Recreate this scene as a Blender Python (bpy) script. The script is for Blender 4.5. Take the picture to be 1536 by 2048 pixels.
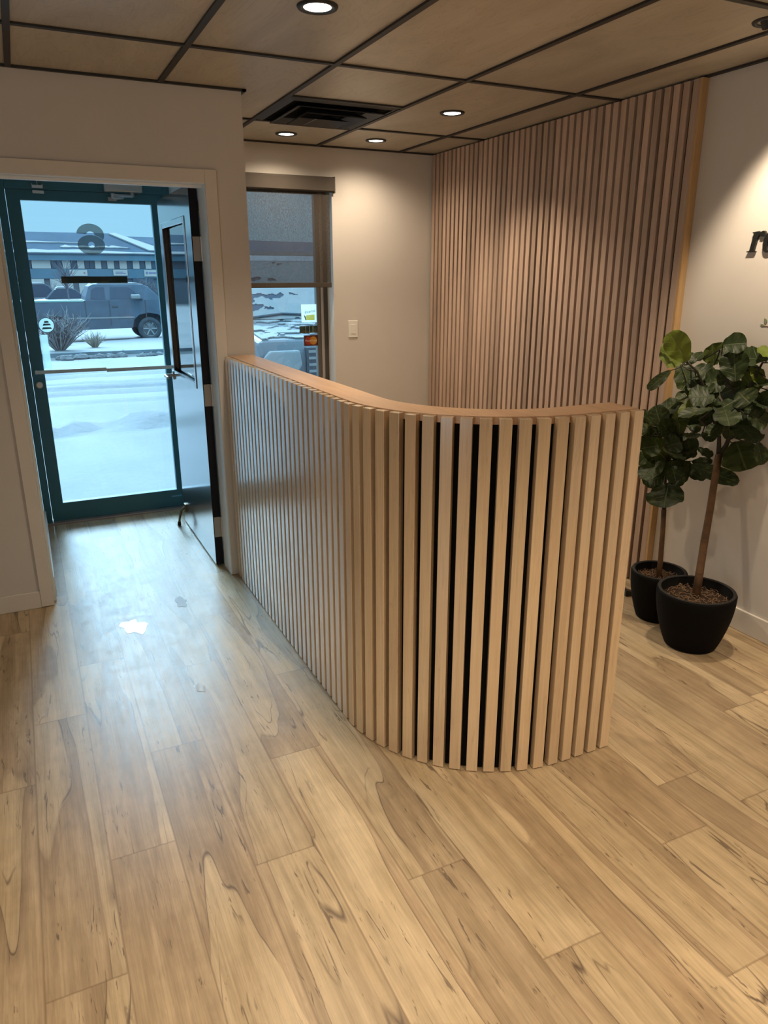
import bpy, bmesh, math, random
from mathutils import Vector, Matrix, noise

SC = bpy.context.scene
for o in list(bpy.data.objects):
    bpy.data.objects.remove(o)
COL = SC.collection
random.seed(11)

# ------------------------------------------------------------------ camera
EYE = 1.573
cam_d = bpy.data.cameras.new('camera')
cam_d.sensor_fit = 'VERTICAL'
cam_d.sensor_height = 24.0
cam_d.lens = 1464.95 * 24.0 / 2048.0
cam_d.clip_start = 0.02
cam_d.clip_end = 500
cam = bpy.data.objects.new('camera', cam_d)
COL.objects.link(cam)
rt = Vector((0.90192, -0.43191, -0.00093))
dn = Vector((-0.13326, -0.27622, -0.95181))
fw = Vector((0.41084, 0.85858, -0.30668))
cm = Matrix((rt, -dn, -fw)).transposed().to_4x4()
cm.translation = Vector((0, 0, EYE))
cam.matrix_world = cm
SC.camera = cam

# ------------------------------------------------------------------ colour management, sky, sun, room lights
SC.view_settings.view_transform = 'Standard'
SC.view_settings.look = 'None'
SC.view_settings.gamma = 1.0
SC.view_settings.use_curve_mapping = False
SC.view_settings.exposure = 0.0

SKY = 0.95
SUN = 7.5
SUN_COL = (0.52, 0.80, 1.0)
SPOT_W = 70.0
ROOM_W = 22.0
NEAR_W = 82.0
WARM = (1.0, 0.82, 0.61)

world = bpy.data.worlds.new('winter_sky')
SC.world = world
world.use_nodes = True
wn = world.node_tree
wn.nodes.clear()
wo = wn.nodes.new('ShaderNodeOutputWorld')
wb = wn.nodes.new('ShaderNodeBackground')
wt = wn.nodes.new('ShaderNodeTexCoord')
ws = wn.nodes.new('ShaderNodeSeparateXYZ')
wr = wn.nodes.new('ShaderNodeValToRGB')
wr.color_ramp.elements[0].position = 0.0
wr.color_ramp.elements[0].color = (0.41, 0.82, 1.06, 1)
wr.color_ramp.elements[1].position = 0.13
wr.color_ramp.elements[1].color = (0.40, 0.80, 1.05, 1)
# an overcast winter sky is brightest well above the horizon
for p_, c_ in ((0.30, (1.15, 2.15, 2.75, 1)), (0.8, (1.35, 2.45, 3.1, 1))):
    e_ = wr.color_ramp.elements.new(p_)
    e_.color = c_
wn.links.new(wt.outputs['Generated'], ws.inputs[0])
wn.links.new(ws.outputs['Z'], wr.inputs[0])
wn.links.new(wr.outputs[0], wb.inputs[0])
wb.inputs[1].default_value = SKY
wn.links.new(wb.outputs[0], wo.inputs[0])

# hazy winter sun standing over the buildings across the road
sd = bpy.data.lights.new('sun', 'SUN')
sd.energy = SUN
sd.color = SUN_COL
sd.angle = math.radians(34)
so = bpy.data.objects.new('sun', sd)
COL.objects.link(so)
so.rotation_euler = Vector((0.10, -1.0, -0.76)).to_track_quat('-Z', 'Y').to_euler()


def area(name, loc, direction, sx, sy, watts, color, spread=180):
    d = bpy.data.lights.new(name, 'AREA')
    d.shape = 'RECTANGLE'
    d.size = sx
    d.size_y = sy
    d.energy = watts
    d.color = color
    d.spread = math.radians(spread)
    o = bpy.data.objects.new(name, d)
    COL.objects.link(o)
    o.location = loc
    o.rotation_euler = Vector(direction).to_track_quat('-Z', 'Y').to_euler()
    return o


# unseen area lights added behind the camera, standing in for lamps and window daylight
area('rear_room_fill', (0.6, -1.6, 2.33), (0, 0, -1), 3.6, 2.0, ROOM_W, (1.0, 0.80, 0.57), 110)
area('rear_daylight_fill', (-2.3, -0.6, 1.4), (1, 0.45, 0.30), 1.6, 1.6, 20.0, (0.72, 0.88, 1.0))

# unseen spots without fixtures, added to brighten the desk front and floor
for nm, x, y in (('overhead_fill_a', -0.22, 0.15), ('overhead_fill_b', 1.0, 0.15), ('overhead_fill_c', 2.2, 0.35), ('overhead_fill_d', -0.22, 1.35)):
    d = bpy.data.lights.new(nm, 'SPOT')
    d.energy = NEAR_W * (0.38 if nm.endswith('d') else 1.0)
    d.color = WARM
    d.spot_size = math.radians(112)
    d.spot_blend = 0.6
    d.shadow_soft_size = 0.06
    o = bpy.data.objects.new(nm, d)
    COL.objects.link(o)
    o.location = (x, y, 2.37)

# ------------------------------------------------------------------ node helpers
class NT:
    def __init__(s, name):
        s.m = bpy.data.materials.new(name)
        s.m.use_nodes = True
        s.t = s.m.node_tree
        s.t.nodes.clear()
        s.out = s.t.nodes.new('ShaderNodeOutputMaterial')

    def n(s, kind, **kw):
        nd = s.t.nodes.new('ShaderNode' + kind)
        for k, v in kw.items():
            if k.startswith('_'):
                setattr(nd, k[1:], v)
            else:
                key = int(k[1:]) if k[0] == 'i' and k[1:].isdigit() else k.replace('__', ' ')
                s.put(nd, key, v)
        return nd

    def put(s, nd, key, v):
        sock = nd.inputs[key]
        if isinstance(v, bpy.types.NodeSocket):
            s.t.links.new(v, sock)
        elif isinstance(v, bpy.types.Node):
            s.t.links.new(v.outputs[0], sock)
        else:
            if isinstance(v, tuple) and len(v) == 3 and sock.type == 'RGBA':
                v = (*v, 1)
            sock.default_value = v

    def math(s, op, a, b=0.0, clamp=False):
        return s.n('Math', _operation=op, _use_clamp=clamp, i0=a, i1=b)

    def mix(s, f, a, b, mode='MIX'):
        nd = s.t.nodes.new('ShaderNodeMix')
        nd.data_type = 'RGBA'
        nd.blend_type = mode
        s.put(nd, 0, f)
        s.put(nd, 6, a)
        s.put(nd, 7, b)
        return nd.outputs[2]

    def ramp(s, f, stops):
        nd = s.t.nodes.new('ShaderNodeValToRGB')
        cr = nd.color_ramp
        while len(cr.elements) < len(stops):
            cr.elements.new(0.5)
        for e, (p, c) in zip(cr.elements, stops):
            e.position = p
            if not isinstance(c, tuple):
                c = (c, c, c)
            e.color = (*c, 1)
        s.put(nd, 0, f)
        return nd.outputs[0]

    def mapping(s, vec, scale=(1, 1, 1), loc=(0, 0, 0)):
        return s.n('Mapping', Vector=vec, Scale=scale, Location=loc).outputs[0]

    def noise(s, vec, scale, detail=3.0, rough=0.5, dist=0.0):
        return s.n('TexNoise', Vector=vec, Scale=scale, Detail=detail, Roughness=rough, Distortion=dist).outputs[0]

    def finish(s, shader):
        s.t.links.new(shader.outputs[0], s.out.inputs[0])
        return s.m

    def bsdf(s, color, rough=0.5, metal=0.0, spec=0.5, bump=None, bs=0.1, bd=0.01, **kw):
        p = s.n('BsdfPrincipled', Roughness=rough, Metallic=metal)
        s.put(p, 'Base Color', color)
        s.put(p, 'Specular IOR Level', spec)
        for k, v in kw.items():
            s.put(p, k.replace('__', ' '), v)
        if bump is not None:
            b = s.n('Bump', Height=bump, Strength=bs, Distance=bd)
            s.put(p, 'Normal', b.outputs[0])
        return s.finish(p)


def plain(name, color, rough=0.5, metal=0.0, spec=0.5, var=0.06, scale=8.0, bs=0.0):
    """A single colour with faint unevenness of the surface itself."""
    t = NT(name)
    tc = t.n('TexCoord')
    nz = t.noise(tc.outputs['Object'], scale, 4.0, 0.6)
    lo = tuple(max(0, c * (1 - var)) for c in color)
    hi = tuple(min(1, c * (1 + var)) for c in color)
    col = t.ramp(nz, [(0.3, lo), (0.7, hi)])
    if bs:
        return t.bsdf(col, rough, metal, spec, bump=t.noise(tc.outputs['Object'], scale * 25, 3), bs=bs, bd=0.002)
    return t.bsdf(col, rough, metal, spec)


def glass(name, tint=(0.93, 0.97, 1.0), ior=1.5):
    t = NT(name)
    fr = t.n('Fresnel', IOR=ior)
    tr = t.n('BsdfTransparent', Color=tint)
    gl = t.n('BsdfGlossy', Color=(1, 1, 1), Roughness=0.0)
    mx = t.n('MixShader', i0=fr.outputs[0], i1=tr.outputs[0], i2=gl.outputs[0])
    return t.finish(mx)


def see_through(name, color, opacity, weave=None, glow=False):
    """Thin cloth or film that lets part of the view through."""
    t = NT(name)
    d = t.n('BsdfTranslucent' if glow else 'BsdfDiffuse', Color=color)
    tr = t.n('BsdfTransparent', Color=(1, 1, 1))
    f = opacity
    if weave:
        tc = t.n('TexCoord')
        nz = t.noise(t.mapping(tc.outputs['Object'], weave), 1.0, 3.0, 0.7)
        f = t.ramp(nz, [(0.3, max(0, opacity - 0.12)), (0.7, min(1, opacity + 0.12))])
    mx = t.n('MixShader', i0=f, i1=tr.outputs[0], i2=d.outputs[0])
    return t.finish(mx)


def maple(name, light, dark, grain_axis='Z', rough=0.42, rand=0.16, spec=0.5, **kw):
    t = NT(name)
    tc = t.n('TexCoord')
    oi = t.n('ObjectInfo')
    off = t.n('CombineXYZ', X=t.math('MULTIPLY', oi.outputs['Random'], 57.0), Y=t.math('MULTIPLY', oi.outputs['Random'], 31.0), Z=t.math('MULTIPLY', oi.outputs['Random'], 19.0))
    v = t.n('VectorMath', _operation='ADD', i0=tc.outputs['Object'], i1=off.outputs[0]).outputs[0]
    a = {'X': (0.6, 9, 9), 'Y': (9, 0.6, 9), 'Z': (9, 9, 0.6)}[grain_axis]
    b = {'X': (5, 160, 160), 'Y': (160, 5, 160), 'Z': (160, 160, 5)}[grain_axis]
    big = t.noise(t.mapping(v, a), 1.0, 4.0, 0.55, 1.2)
    fine = t.noise(t.mapping(v, b), 1.0, 2.0, 0.6, 0.2)
    c1 = t.ramp(big, [(0.32, dark), (0.6, light)])
    lines = t.ramp(t.math('ABSOLUTE', t.math('SUBTRACT', t.math('FRACT', t.math('MULTIPLY', big, 9.0)), 0.5)), [(0.0, 0.86), (0.07, 1.0)])
    c2 = t.mix(1.0, c1, lines, 'MULTIPLY')
    c3 = t.mix(0.35, c2, t.ramp(fine, [(0.3, 0.72), (0.7, 1.12)]), 'MULTIPLY')
    k = t.n('MapRange', Value=oi.outputs['Random'], i3=1 - rand, i4=1 + rand * 0.6).outputs[0]
    kk = t.n('CombineColor', Red=k, Green=k, Blue=k).outputs[0]
    c4 = t.mix(1.0, c3, kk, 'MULTIPLY')
    return t.bsdf(c4, rough, spec=spec, bump=fine, bs=0.06, bd=0.001, **kw)


# ------------------------------------------------------------------ mesh builder
def world_of(o):
    if o.parent is None:
        return o.matrix_basis.copy()
    return world_of(o.parent) @ o.matrix_parent_inverse @ o.matrix_basis


class MB:
    def __init__(s):
        s.v, s.f, s.mi = [], [], []
        s.k = 0

    def add(s, vs, fs):
        o = len(s.v)
        s.v += [tuple(p) for p in vs]
        s.f += [tuple(i + o for i in f) for f in fs]
        s.mi += [s.k] * len(fs)
        return s

    def box(s, a, b, M=None):
        x0, y0, z0 = a
        x1, y1, z1 = b
        vs = [(x0, y0, z0), (x1, y0, z0), (x1, y1, z0), (x0, y1, z0), (x0, y0, z1), (x1, y0, z1), (x1, y1, z1), (x0, y1, z1)]
        if M is not None:
            vs = [M @ Vector(p) for p in vs]
        return s.add(vs, [(0, 3, 2, 1), (4, 5, 6, 7), (0, 1, 5, 4), (1, 2, 6, 5), (2, 3, 7, 6), (3, 0, 4, 7)])

    def tube(s, pts, rs, n=10, cap=True):
        pts = [Vector(p) for p in pts]
        if not isinstance(rs, (list, tuple)):
            rs = [rs] * len(pts)
        vs, fs = [], []
        up = None
        for i, p in enumerate(pts):
            d = (pts[min(i + 1, len(pts) - 1)] - pts[max(i - 1, 0)]).normalized()
            if up is None:
                up = Vector((0, 0, 1)) if abs(d.z) < 0.9 else Vector((1, 0, 0))
            a = d.cross(up).normalized()
            up = a.cross(d).normalized()
            for j in range(n):
                t = 2 * math.pi * j / n
                vs.append(p + (a * math.cos(t) + up * math.sin(t)) * rs[i])
        for i in range(len(pts) - 1):
            for j in range(n):
                fs.append((i * n + j, i * n + (j + 1) % n, (i + 1) * n + (j + 1) % n, (i + 1) * n + j))
        if cap:
            fs.append(tuple(range(n))[::-1])
            fs.append(tuple((len(pts) - 1) * n + j for j in range(n)))
        return s.add(vs, fs)

    def lathe(s, prof, n=32, M=None, closed=False):
        """prof: (radius, z) pairs turned about Z."""
        vs, fs = [], []
        for r, z in prof:
            for j in range(n):
                t = 2 * math.pi * j / n
                vs.append(Vector((r * math.cos(t), r * math.sin(t), z)))
        m = len(prof)
        for i in range(m if closed else m - 1):
            k = (i + 1) % m
            for j in range(n):
                fs.append((i * n + j, i * n + (j + 1) % n, k * n + (j + 1) % n, k * n + j))
        if M is not None:
            vs = [M @ p for p in vs]
        return s.add(vs, fs)

    def prism(s, poly, a, b, M=None):
        """Closed outline poly (2-D) extruded along the third axis from a to b; M places (u, v, w)."""
        n = len(poly)
        vs = [Vector((u, v, a)) for u, v in poly] + [Vector((u, v, b)) for u, v in poly]
        if M is not None:
            vs = [M @ p for p in vs]
        fs = [tuple(range(n))[::-1], tuple(range(n, 2 * n))]
        for i in range(n):
            fs.append((i, (i + 1) % n, n + (i + 1) % n, n + i))
        return s.add(vs, fs)

    def build(s, name, mats, parent=None, bevel=0.0, seg=2, smooth=False, autosmooth=None, loc=None):
        me = bpy.data.meshes.new(name)
        vs = s.v
        if loc is not None:
            L = Vector(loc)
            vs = [tuple(Vector(p) - L) for p in vs]
        me.from_pydata(vs, [], s.f)
        if not isinstance(mats, (list, tuple)):
            mats = [mats]
        for m in mats:
            me.materials.append(m)
        for p, k in zip(me.polygons, s.mi):
            p.material_index = k
        bm = bmesh.new()
        bm.from_mesh(me)
        bmesh.ops.recalc_face_normals(bm, faces=bm.faces)
        bm.to_mesh(me)
        bm.free()
        if smooth:
            for p in me.polygons:
                p.use_smooth = True
        o = bpy.data.objects.new(name, me)
        COL.objects.link(o)
        if loc is not None:
            o.location = loc
        if parent is not None:
            o.parent = parent
            o.matrix_parent_inverse = world_of(parent).inverted()
        if bevel:
            bv = o.modifiers.new('bevel', 'BEVEL')
            bv.width = bevel
            bv.segments = seg
            bv.limit_method = 'ANGLE'
            bv.angle_limit = math.radians(35)
        return o


# 2-D placements: YZ maps (u, v, w) -> (w, u, v);  XZ maps (u, v, w) -> (u, w, v)
YZ = Matrix(((0, 0, 1, 0), (1, 0, 0, 0), (0, 1, 0, 0), (0, 0, 0, 1)))
XZ = Matrix(((1, 0, 0, 0), (0, 0, 1, 0), (0, 1, 0, 0), (0, 0, 0, 1)))


def tag(o, label=None, cat=None, group=None, kind=None):
    if label:
        o['label'] = label
    if cat:
        o['category'] = cat
    if group:
        o['group'] = group
    if kind:
        o['kind'] = kind
    return o


def empty(name, loc, label=None, cat=None, group=None, kind=None, rz=0.0):
    o = bpy.data.objects.new(name, None)
    COL.objects.link(o)
    o.location = loc
    o.rotation_euler = (0, 0, rz)
    o.empty_display_size = 0.1
    return tag(o, label, cat, group, kind)


def struct(o, label, cat):
    return tag(o, label, cat, None, 'structure')


def hang(o, parent):
    """Parent o, whose mesh is written in world coordinates, to a thing."""
    o.parent = parent
    o.matrix_parent_inverse = parent.matrix_basis.inverted()
    return o


def copy_thing(root, loc, rz=None):
    r = root.copy()
    COL.objects.link(r)
    r.location = loc
    if rz is not None:
        r.rotation_euler = (0, 0, rz)
    for ch in [c for c in bpy.data.objects if c.parent == root]:
        c = ch.copy()
        COL.objects.link(c)
        c.parent = r
        for g in [q for q in bpy.data.objects if q.parent == ch]:
            d = g.copy()
            COL.objects.link(d)
            d.parent = c
    return r

# ------------------------------------------------------------------ materials
M = {}
M['wall'] = plain('wall_paint', (0.63, 0.58, 0.52), 0.75, spec=0.25, var=0.02, scale=3, bs=0.05)
M['trim'] = plain('trim_paint', (0.70, 0.64, 0.56), 0.5, spec=0.4, var=0.02)
M['white'] = plain('white_paint', (0.80, 0.80, 0.78), 0.5, var=0.02)
M['plate'] = plain('white_plastic', (0.80, 0.76, 0.70), 0.35, var=0.01)
M['black_metal'] = plain('black_metal', (0.022, 0.021, 0.021), 0.5, spec=0.4)
M['grid'] = plain('black_grid_metal', (0.028, 0.025, 0.023), 0.55, spec=0.4)
M['vane'] = plain('black_vane_metal', (0.042, 0.040, 0.040), 0.5, spec=0.4)
M['black_fabric'] = plain('black_backing', (0.006, 0.006, 0.006), 0.9, spec=0.1)
M['shaded_backing'] = plain('shaded_brown_backing', (0.045, 0.024, 0.013), 0.85, spec=0.1)  # shade between the wall slats put into the backing's dark brown
M['maple'] = maple('maple_slat', (0.73, 0.535, 0.325), (0.64, 0.445, 0.26), 'Z', 0.32, 0.10, spec=0.6, Coat__Weight=1.0, Coat__IOR=2.25, Coat__Roughness=0.20)
M['maple_pink'] = maple('maple_slat_rosy', (0.57, 0.405, 0.30), (0.46, 0.32, 0.235), 'Z', 0.45, 0.20)
M['maple_cap'] = maple('maple_cap', (0.72, 0.47, 0.29), (0.58, 0.36, 0.21), 'Y', 0.35, 0.02)
M['maple_edge'] = maple('maple_edge', (0.56, 0.36, 0.17), (0.46, 0.28, 0.12), 'Z', 0.45, 0.02)
M['teal'] = plain('teal_aluminium', (0.050, 0.175, 0.225), 0.38, spec=0.5, var=0.03)
M['alu'] = plain('brushed_aluminium', (0.62, 0.62, 0.61), 0.3, 0.9)
M['steel'] = plain('satin_steel', (0.45, 0.42, 0.38), 0.35, 0.9)
M['bronze_frame'] = plain('bronze_window_frame', (0.10, 0.085, 0.07), 0.45)
M['grey_frame'] = plain('grey_window_bead', (0.36, 0.32, 0.29), 0.45)
_t = NT('black_lacquer')
M['door_black'] = _t.bsdf((0.010, 0.011, 0.016), 0.3, spec=0.5, Coat__Weight=1.0, Coat__IOR=2.3, Coat__Roughness=0.11)
M['lite_glass'] = glass('door_lite_glass', (0.90, 0.94, 0.97), 2.1)
M['door_edge'] = plain('black_door_edge', (0.010, 0.010, 0.013), 0.6, spec=0.2)
M['glass'] = glass('clear_glass')
M['shade'] = see_through('shade_mesh', (0.085, 0.072, 0.06), 0.57, (260, 260, 90))
M['shade_bar'] = plain('shade_cassette_cloth', (0.075, 0.062, 0.05), 0.85, spec=0.2)
M['film'] = see_through('grey_vinyl_film', (0.20, 0.30, 0.30), 0.52)
M['film_pale'] = see_through('pale_vinyl_film', (0.62, 0.74, 0.72), 0.62, glow=True)
M['letter'] = plain('black_acrylic', (0.012, 0.013, 0.012), 0.35)
M['pot'] = plain('black_fibre_clay', (0.004, 0.0034, 0.003), 0.75, spec=0.1, bs=0.1)
M['pot_rim'] = plain('black_fibre_clay_rim', (0.018, 0.016, 0.014), 0.7, spec=0.3)
M['bark'] = plain('brown_bark', (0.095, 0.045, 0.015), 0.7, var=0.35, scale=30)
M['twig'] = plain('dark_twig', (0.030, 0.026, 0.016), 0.7)
M['fibre'] = plain('wood_wool', (0.20, 0.115, 0.06), 0.8, var=0.3, scale=60)
M['soil'] = plain('dark_soil', (0.035, 0.022, 0.014), 0.95, spec=0.1)


def lamp_mat(name, color, strength):
    t = NT(name)
    return t.finish(t.n('Emission', Color=color, Strength=strength))


M['lens'] = lamp_mat('lit_lens', (1.0, 0.93, 0.80), 9.0)


def floor_mat():
    """Spalted-maple vinyl planks; UV is metres along and across one plank, 'plank' is a random number per plank."""
    t = NT('spalted_maple_planks')
    uv = t.n('UVMap', _uv_map='plank_uv').outputs[0]
    at = t.n('Attribute', _attribute_name='plank').outputs['Fac']
    sx = t.n('SeparateXYZ', i0=uv)
    off = t.n('CombineXYZ', X=t.math('MULTIPLY', at, 71.0), Y=t.math('MULTIPLY', at, 37.0), Z=t.math('MULTIPLY', at, 13.0))
    v = t.n('VectorMath', _operation='ADD', i0=uv, i1=off.outputs[0]).outputs[0]
    field = t.noise(t.mapping(v, (0.62, 6.0, 1)), 1.0, 2.6, 0.40, 0.25)
    zone = t.ramp(field, [(0.505, 0.0), (0.522, 1.0), (0.60, 0.55), (0.70, 0.9)])
    soft = t.noise(t.mapping(v, (2.2, 9.0, 1)), 1.0, 4.0, 0.6, 0.6)
    cream = t.ramp(soft, [(0.30, (0.50, 0.365, 0.205)), (0.66, (0.64, 0.49, 0.30))])
    brown = t.ramp(soft, [(0.30, (0.35, 0.240, 0.135)), (0.68, (0.50, 0.36, 0.215))])
    c = t.mix(zone, cream, brown)
    # long soft streaks
    st_ = t.noise(t.mapping(v, (0.9, 26.0, 1), (2, 7, 0)), 1.0, 3.0, 0.55, 0.3)
    c = t.mix(0.7, c, t.ramp(st_, [(0.30, (0.72, 0.70, 0.66)), (0.62, (1.08, 1.08, 1.08))]), 'MULTIPLY')
    cr = t.noise(t.mapping(v, (16.0, 4.0, 1)), 1.0, 2.0, 0.5, 0.5)
    c = t.mix(0.35, c, t.ramp(cr, [(0.30, 0.86), (0.65, 1.06)]), 'MULTIPLY')
    # straight fine grain
    g1 = t.noise(t.mapping(v, (3.0, 230.0, 1)), 1.0, 3.0, 0.6, 0.2)
    g2 = t.noise(t.mapping(v, (9.0, 60.0, 1)), 1.0, 4.0, 0.65, 0.6)
    c = t.mix(0.5, c, t.ramp(g1, [(0.30, 0.70), (0.62, 1.08)]), 'MULTIPLY')
    c = t.mix(0.45, c, t.ramp(g2, [(0.30, 0.68), (0.6, 1.05)]), 'MULTIPLY')
    # cathedral figure inside the brown heart wood
    rings = t.math('FRACT', t.math('MULTIPLY', field, 26.0))
    rl = t.ramp(t.math('ABSOLUTE', t.math('SUBTRACT', rings, 0.5)), [(0.0, 0.72), (0.16, 1.0)])
    c = t.mix(t.math('MULTIPLY', zone, 0.42), c, rl, 'MULTIPLY')
    # the dark spalting line that runs between pale and brown wood, broken here and there
    d = t.math('ABSOLUTE', t.math('SUBTRACT', field, 0.512))
    br = t.ramp(t.noise(t.mapping(v, (2.6, 3.0, 1)), 1.0, 2.0), [(0.40, 0.0), (0.52, 1.0)])
    ln = t.math('MULTIPLY', t.ramp(d, [(0.0, 1.0), (0.0045, 0.0)]), br)
    c = t.mix(t.math('MULTIPLY', ln, 0.82), c, (0.085, 0.05, 0.03))
    # thinner broken spalting lines inside the pale wood
    d2_ = t.math('ABSOLUTE', t.math('SUBTRACT', field, 0.452))
    br2 = t.ramp(t.noise(t.mapping(v, (2.2, 4.0, 1), (9, 1, 0)), 1.0, 2.0), [(0.48, 0.0), (0.56, 1.0)])
    ln2 = t.math('MULTIPLY', t.ramp(d2_, [(0.0, 1.0), (0.0026, 0.0)]), br2)
    c = t.mix(t.math('MULTIPLY', ln2, 0.8), c, (0.075, 0.045, 0.028))
    # small knots with a dark heart
    vk = t.n('TexVoronoi', Vector=t.mapping(v, (1.5, 5.0, 1), (3, 1, 0)), Scale=1.0, Randomness=1.0).outputs['Distance']
    c = t.mix(t.math('MULTIPLY', t.ramp(vk, [(0.02, 1.0), (0.10, 0.0)]), 0.55), c, (0.19, 0.115, 0.062))
    # short dark flecks and cracks
    fk = t.noise(t.mapping(v, (7.0, 62.0, 1)), 1.0, 3.0, 0.62, 1.2)
    fm = t.noise(t.mapping(v, (3.0, 8.0, 1), (5, 3, 0)), 1.0, 1.0)
    fl = t.math('MULTIPLY', t.ramp(fk, [(0.61, 0.0), (0.66, 1.0)]), t.ramp(fm, [(0.46, 0.0), (0.56, 1.0)]))
    c = t.mix(t.math('MULTIPLY', fl, 0.75), c, (0.10, 0.065, 0.04))
    # plank tone
    tone = t.n('MapRange', Value=t.math('FRACT', t.math('MULTIPLY', at, 7.31)), i3=0.90, i4=1.08).outputs[0]
    c = t.mix(1.0, c, t.n('CombineColor', Red=tone, Green=tone, Blue=tone).outputs[0], 'MULTIPLY')
    # joints
    ax = sx.outputs[1]
    ay = sx.outputs[0]
    ex = t.math('MINIMUM', ax, t.math('SUBTRACT', 0.1815, ax))
    ey = t.math('MINIMUM', ay, t.math('SUBTRACT', 1.2, ay))
    e = t.ramp(t.math('MINIMUM', ex, ey), [(0.0008, 1.0), (0.0020, 0.0)])
    c = t.mix(t.math('MULTIPLY', e, 0.55), c, (0.16, 0.095, 0.05))
    # wear and dried salt scuffs where people come in
    geo = t.n('NewGeometry').outputs['Position']
    sc = t.noise(geo, 9.0, 6.0, 0.72, 0.4)
    scr = t.ramp(sc, [(0.45, 0.0), (0.72, 0.55)])
    px = t.n('SeparateXYZ', i0=geo)
    near = t.math('MULTIPLY', t.n('MapRange', Value=px.outputs[1], i1=1.7, i2=3.4, i3=0.0, i4=1.0).outputs[0],
                  t.n('MapRange', Value=t.math('ABSOLUTE', t.math('SUBTRACT', px.outputs[0], 0.38)), i1=0.62, i2=0.25, i3=0.0, i4=1.0).outputs[0])
    dirt = t.math('MULTIPLY', scr, near)
    c = t.mix(dirt, c, (0.56, 0.53, 0.49))
    rough = t.math('ADD', t.n('MapRange', Value=g2, i3=0.30, i4=0.46).outputs[0], t.math('MULTIPLY', dirt, 0.15))
    return t.bsdf(c, rough, spec=0.5, bump=g1, bs=0.10, bd=0.0012)


def ceiling_mat():
    t = NT('birch_ply_ceiling')
    uv = t.n('UVMap', _uv_map='panel_uv').outputs[0]
    at = t.n('Attribute', _attribute_name='panel').outputs['Fac']
    off = t.n('CombineXYZ', X=t.math('MULTIPLY', at, 71.0), Y=t.math('MULTIPLY', at, 37.0), Z=0.0)
    v = t.n('VectorMath', _operation='ADD', i0=uv, i1=off.outputs[0]).outputs[0]
    f = t.noise(t.mapping(v, (1.0, 3.2, 1)), 1.0, 4.0, 0.5, 1.6)
    c = t.ramp(f, [(0.30, (0.39, 0.335, 0.255)), (0.65, (0.50, 0.44, 0.345))])
    rg = t.math('FRACT', t.math('MULTIPLY', f, 15.0))
    rl = t.ramp(t.math('ABSOLUTE', t.math('SUBTRACT', rg, 0.5)), [(0.0, 0.84), (0.14, 1.0)])
    c = t.mix(0.8, c, rl, 'MULTIPLY')
    g = t.noise(t.mapping(v, (6.0, 90.0, 1)), 1.0, 2.0, 0.6)
    c = t.mix(0.3, c, t.ramp(g, [(0.3, 0.8), (0.7, 1.06)]), 'MULTIPLY')
    tone = t.n('MapRange', Value=t.math('FRACT', t.math('MULTIPLY', at, 5.17)), i3=0.88, i4=1.08).outputs[0]
    c = t.mix(1.0, c, t.n('CombineColor', Red=tone, Green=tone, Blue=tone).outputs[0], 'MULTIPLY')
    return t.bsdf(c, 0.38, spec=0.45)


# ------------------------------------------------------------------ floor
WX0, WX1, WY0 = -2.6, 2.825, -3.2
CEIL = 2.398


def quads_object(name, quads, uvname, attr, mats):
    """quads: (corners, uvs, value, material index) -> one mesh with a UV map and a per-face attribute."""
    vs, fs = [], []
    for q, _, _, _ in quads:
        o = len(vs)
        vs += q
        fs.append((o, o + 1, o + 2, o + 3))
    me = bpy.data.meshes.new(name)
    me.from_pydata(vs, [], fs)
    for m in mats:
        me.materials.append(m)
    uvl = me.uv_layers.new(name=uvname)
    at = me.attributes.new(attr, 'FLOAT', 'FACE')
    i = 0
    for k, (q, uv, val, mi) in enumerate(quads):
        at.data[k].value = val
        me.polygons[k].material_index = mi
        for c in range(4):
            uvl.data[i].uv = uv[c]
            i += 1
    o = bpy.data.objects.new(name, me)
    COL.objects.link(o)
    return o


PW, PL = 0.1815, 1.2
known = {-2: 1.09, -1: 0.252, 0: 0.64, 1: 1.10, 2: 0.445, 3: 0.886, 4: 0.213, 5: 1.055, 6: 0.55, 7: 0.83, 8: 0.012, 9: 0.208}
quads = []
rr = random.Random(5)
k0, k1 = int((WX0 - 0.0215) / PW) - 1, int((WX1 - 0.0215) / PW) + 1
for k in range(k0, k1 + 1):
    xa, xb = 0.0215 + k * PW, 0.0215 + (k + 1) * PW
    xa_, xb_ = max(xa, WX0), min(xb, WX1)
    if xb_ <= xa_:
        continue
    ph = known.get(k, rr.random() * PL)
    y = ph - PL * 5
    while y < 5.2:
        ya_, yb_ = max(y, WY0), min(y + PL, 5.2)
        if yb_ > ya_:
            quads.append(([(xa_, ya_, 0), (xb_, ya_, 0), (xb_, yb_, 0), (xa_, yb_, 0)],
                          [(ya_ - y, xa_ - xa), (ya_ - y, xb_ - xa), (yb_ - y, xb_ - xa), (yb_ - y, xa_ - xa)], rr.random(), 0))
        y += PL
M['floor'] = floor_mat()
fl = quads_object('floor', quads, 'plank_uv', 'plank', [M['floor']])
struct(fl, 'spalted maple vinyl plank floor with dark wandering grain lines', 'floor')
sl = MB().box((WX0 - .2, WY0 - .2, -0.3), (WX1 + .2, 5.2, -0.004)).build('floor_slab', M['soil'], fl)

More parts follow.
